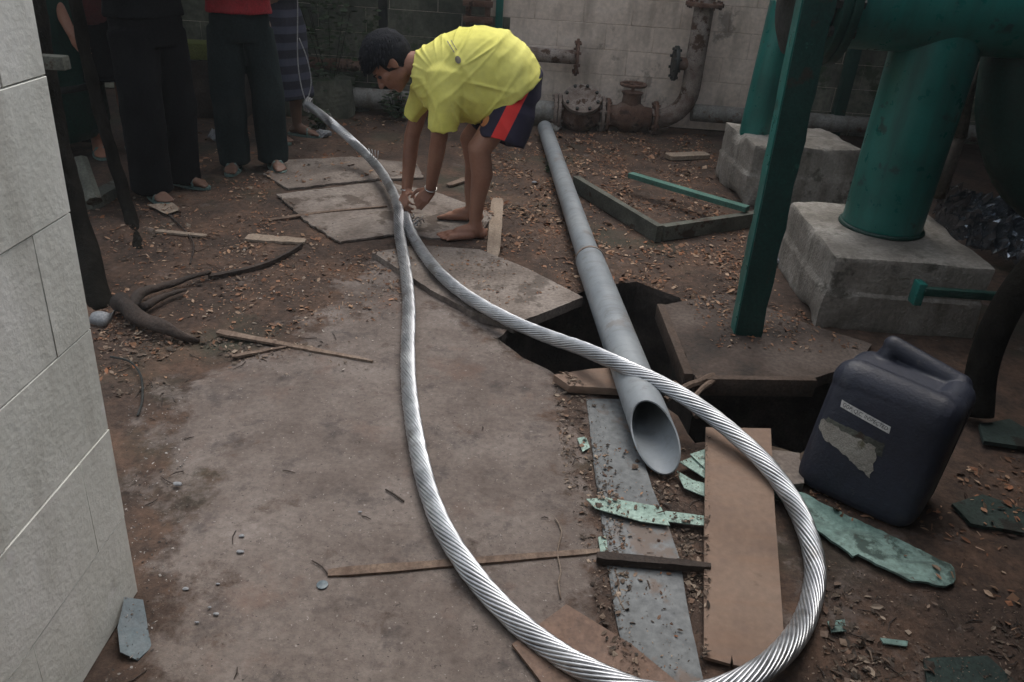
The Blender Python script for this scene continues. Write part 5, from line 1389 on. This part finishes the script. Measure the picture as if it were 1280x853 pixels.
# ---- standing figures
def stander(name_label, x, y, face, top_m, leg_m, skin_m, H=1.62, legs=None, arms=None, hemz=.9, feet='sandal', lean=(0, 0), seed=1.0, hairseed=5, leg_r=(.10, .085, .075), skirt=None, cat='person'):
    """face: horizontal unit vector the person looks along; legs: two (foot offset side, foot offset forward)"""
    root = thing('person', Vector((x, y, 0)), name_label, cat)
    f = Vector((face[0], face[1], 0)).normalized(); l = Vector((-f.y, f.x, 0)); z = Vector((0, 0, 1)); O = Vector((x, y, 0)); k = H/1.7
    def P(a, c, h): return O + (f*a + l*c + z*h)*k + (f*lean[0] + l*lean[1])*max(0, h-.9)
    b = MB()
    legs = legs or ((.11, .02), (-.11, -.02)); arms = arms or [((.24, .02, 1.10), (.25, .10, .86)), ((-.24, .02, 1.10), (-.25, .10, .86))]
    limb(b, [P(0, .04, .93), P(0, .04, 1.15), P(0, .05, 1.32)], [.12, .11, .115]); limb(b, [P(0, -.04, .93), P(0, -.04, 1.15), P(0, -.05, 1.32)], [.12, .11, .115])
    limb(b, [P(0, 0, 1.36), P(.01, 0, 1.47), P(.02, 0, 1.54)], [.07, .052, .05])
    hp_ = add_head(b, P(.025, 0, 1.59), z + f*.05, f - z*.25, k)
    feetpts = []
    for i, (c, a) in enumerate(legs):
        s_ = 1 if c > 0 else -1
        hip, kn, an = P(0, s_*.09, .88), P(a*.6+.03, c, .48), P(a, c, .085)
        limb(b, [hip, kn, kn.lerp(an, .35)-f*.01, an], [.085, .056, .054, .034]); add_foot(b, an, f + l*s_*.25, 1.0, -s_, 0.012, toes=(feet != 'shoe')); feetpts.append((an, (f + l*s_*.25).normalized()))
    for i, (e_, w_) in enumerate(arms):
        s_ = 1 if i == 0 else -1; sh_ = P(0, s_*.17, 1.38); el_ = P(e_[1], e_[0], e_[2]); wr_ = P(w_[1], w_[0], w_[2])
        limb(b, [P(0, s_*.1, 1.36), sh_, el_, el_.lerp(wr_, .3), wr_], [.06, .055, .04, .038, .027])
        add_hand(b, wr_, (wr_-el_), l*s_*.8 + f*.3, s_, .35, .98)
    me = remesh(b, .009, 3, 'body'); obj('body', me, skin_m, root, smooth=True)
    add_hair(hp_, hairseed, M['hair'], root)
    # top
    t = MB(); rs = []; n = 32
    def ov(a, h, rx, ry, p=2.4):
        c = P(a, 0, h); return [c + l*rx*k*math.copysign(abs(math.cos(q))**(2/p), math.cos(q)) + f*ry*k*math.copysign(abs(math.sin(q))**(2/p), math.sin(q)) for q in [2*math.pi*j/n for j in range(n)]]
    rs = [ov(.02, 1.47, .065, .07), ov(0, 1.42, .14, .095), ov(0, 1.34, .20, .125), ov(0, 1.15, .19, .14), ov(0, 1.0, .185, .145), ov(0, hemz/k, .195, .155)]
    t.rings(rs + [shrink(rs[-1], .92), shrink(rs[-2], .9), shrink(rs[-2], .5)])
    for i, (e_, w_) in enumerate(arms):
        s_ = 1 if i == 0 else -1; sh_ = P(0, s_*.16, 1.38); el_ = P(e_[1], e_[0], e_[2]); lo_ = sh_.lerp(el_, .82)
        t.capsule(sh_, lo_, .075, .072, 18)
    me = remesh(t, .009, 3, 'shirt'); cloth_folds(me, .010, 1, (9, 9, 3.5), seed); obj('shirt', me, top_m, root, smooth=True)
    # trousers or wrapped cloth
    q = MB()
    if skirt:
        rs = [ov(0, 1.0, .15, .12), ov(0, .8, .20, .16), ov(.02, .5, .20, .17), ov(.03, skirt, .20, .18)]
        q.rings(rs + [shrink(rs[-1], .92), shrink(rs[-2], .9), shrink(rs[-2], .5)])
    else:
        rs = [ov(0, 1.02, .15, .115), ov(0, .92, .175, .135), ov(0, .80, .17, .13)]; q.rings(rs)
        for i, (c, a) in enumerate(legs):
            s_ = 1 if c > 0 else -1; hip, kn, an = P(0, s_*.085, .86), P(a*.6+.03, c, .48), P(a-.01, c, .045)
            pts = [hip, hip.lerp(kn, .5), kn, kn.lerp(an, .5), an]; rad = [leg_r[0], leg_r[0]*.95, leg_r[1], leg_r[2]*1.02, leg_r[2]*1.08]
            m2 = MB(); m2.tube(pts, rad, 26); rr = [m2.v[i_*26:(i_+1)*26] for i_ in range(5)]
            q.rings([[v.copy() for v in r] for r in rr] + [shrink(rr[-1], .85), shrink(rr[-2], .85), shrink(rr[-2], .4)])
    me = remesh(q, .009, 3, 'trousers'); cloth_folds(me, .013, 1, (8, 8, 4.5), seed+4); obj('trousers' if not skirt else 'wrapped_cloth', me, leg_m, root, smooth=True)
    if feet == 'sandal':
        for an, fd in feetpts:
            s_ = MB(); lf = Vector((-fd.y, fd.x, 0)); c = Vector((an.x, an.y, 0)); pr = []
            for j in range(24):
                a_ = 2*math.pi*j/24; u = .055 + .135*math.cos(a_); w_ = .048*math.sin(a_)*(1+.12*math.cos(a_)); v = c + fd*u + lf*w_; pr.append((v.x, v.y))
            s_.prism(pr, .001, .016); sd = obj('sandal', s_, M['sandal'], root)
            s2 = MB(); s2.tube([c + fd*.10 + lf*.045 + z*.015, c + fd*.09 + lf*.02 + z*.058, c + fd*.09 - lf*.02 + z*.058, c + fd*.10 - lf*.045 + z*.015], .009, 8); obj('strap', s2, M['sandal'], sd, smooth=True)
    return root
# man in black in front, left
fa = at(192, 236); fb = at(228, 248); cx_, cy_ = (fa.x+fb.x)/2 + .0, (fa.y+fb.y)/2 + .05
stander('tall figure in black trousers and black top with grey green sandals', cx_, cy_, (.85, -.50), M['black_cloth'], M['black_cloth'], M['skin_pale'], H=1.72,
        legs=((.11, -.04), (-.13, .03)), arms=[((.25, .12, 1.14), (.14, .36, 1.20)), ((-.27, .05, 1.14), (-.20, .30, 1.16))], hemz=.95, leg_r=(.115, .105, .100), seed=3, hairseed=11)
# man in red
fa = at(300, 208); fb = at(334, 214); cx_, cy_ = (fa.x+fb.x)/2 - .0, (fa.y+fb.y)/2 + .03
stander('standing man in a red shirt and slate grey trousers beside the mossy wall', cx_, cy_, (.35, -.94), M['red_cloth'], M['dark_trouser'], M['skin_pale'], H=1.66,
        legs=((.12, .0), (-.12, .02)), arms=[((.25, .10, 1.14), (.10, .33, 1.20)), ((-.25, .10, 1.14), (-.10, .33, 1.22))], hemz=.93, leg_r=(.105, .095, .088), seed=7, hairseed=21)
# striped wrap behind
msr = mat('striped_wrap', [(.010,.012,.022),(.018,.02,.034)], .9, 6, .2, 80)
nt = msr.node_tree; N, L = nt.nodes, nt.links; bs = N['Principled BSDF']
wv = N.new('ShaderNodeTexWave'); wv.wave_type = 'BANDS'; wv.bands_direction = 'Z'; wv.inputs['Scale'].default_value = 3.1; wv.inputs['Distortion'].default_value = .5
tcn = N.new('ShaderNodeTexCoord'); L.new(tcn.outputs['Object'], wv.inputs['Vector'])
rmp = N.new('ShaderNodeValToRGB'); L.new(wv.outputs['Color'], rmp.inputs[0]); rmp.color_ramp.elements[0].position = .5; rmp.color_ramp.elements[1].position = .62
mm = N.new('ShaderNodeMix'); mm.data_type = 'RGBA'; L.new(rmp.outputs[0], mm.inputs[0]); L.new(bs.inputs['Base Color'].links[0].from_socket, mm.inputs[6]); mm.inputs[7].default_value = (.042, .045, .07, 1)
L.new(mm.outputs[2], bs.inputs['Base Color'])
c = aty(352, 100, 5.65)
stander('figure in a red shirt and dark blue striped wrap behind the red shirted man', c.x, 5.65, (.9, -.4), M['red_cloth'], msr, M['skin_pale'], H=1.62, arms=[((.24, .08, 1.14), (.14, .32, 1.16)), ((-.25, .12, 1.14), (-.14, .34, 1.18))], hemz=.96, skirt=.32, seed=9, hairseed=31)
# maroon figure behind left
c = aty(118, 80, 5.0)
stander('half hidden figure in a maroon shirt and dark shorts behind the one in black', c.x+.04, 5.0, (.75, -.66), M['maroon'], M['black_cloth'], M['skin'], H=1.6, arms=[((.25, .10, 1.1), (.2, .3, .95)), ((-.25, .05, 1.08), (-.22, .22, .82))], hemz=.80, skirt=.52, seed=13, hairseed=41)

# ------------------------------------------------------------------ groups of repeats
GR = {'cement_sheet': 'cement sheets on the floor', 'green_splinter': 'mint green splinters', 'wood_board': 'loose boards on the ground', 'wood_strip': 'thin wood strips on the floor',
      'plastic_scrap': 'pale scraps on the dark ground', 'weed': 'weeds by the back wall', 'person': 'people in the yard', 'concrete_plinth': 'concrete plinths', 'green_board': 'green boards',
      'rubble_heap': 'rubble along the wall', 'leaning_trunk': 'leaning trunks at the left', 'splinter': 'splinters at the pit', 'wall_pipe': 'pipes along the back wall', 'gate_valve': 'valves', 'plank': 'short planks'}
for o in S.objects:
    if o.parent is None and o.get('category') and o.name.split('.')[0] in GR and not o.get('group'): o['group'] = GR[o.name.split('.')[0]]

# faint haze volume added as a milky veil that lifts the darks
hz_ = bpy.data.materials.new('veil_haze'); hz_.use_nodes = True
n_ = hz_.node_tree; n_.nodes.remove(n_.nodes['Principled BSDF'])
pvn = n_.nodes.new('ShaderNodeVolumePrincipled'); pvn.inputs['Color'].default_value = (.85, .9, .92, 1); pvn.inputs['Density'].default_value = .003
n_.links.new(pvn.outputs[0], n_.nodes['Material Output'].inputs['Volume'])
mb = MB(); mb.box((0, 0, 1.1), (200, 200, 4.4)); obj('haze', mb, hz_, base=(0, 0, -1.1), kind='stuff')
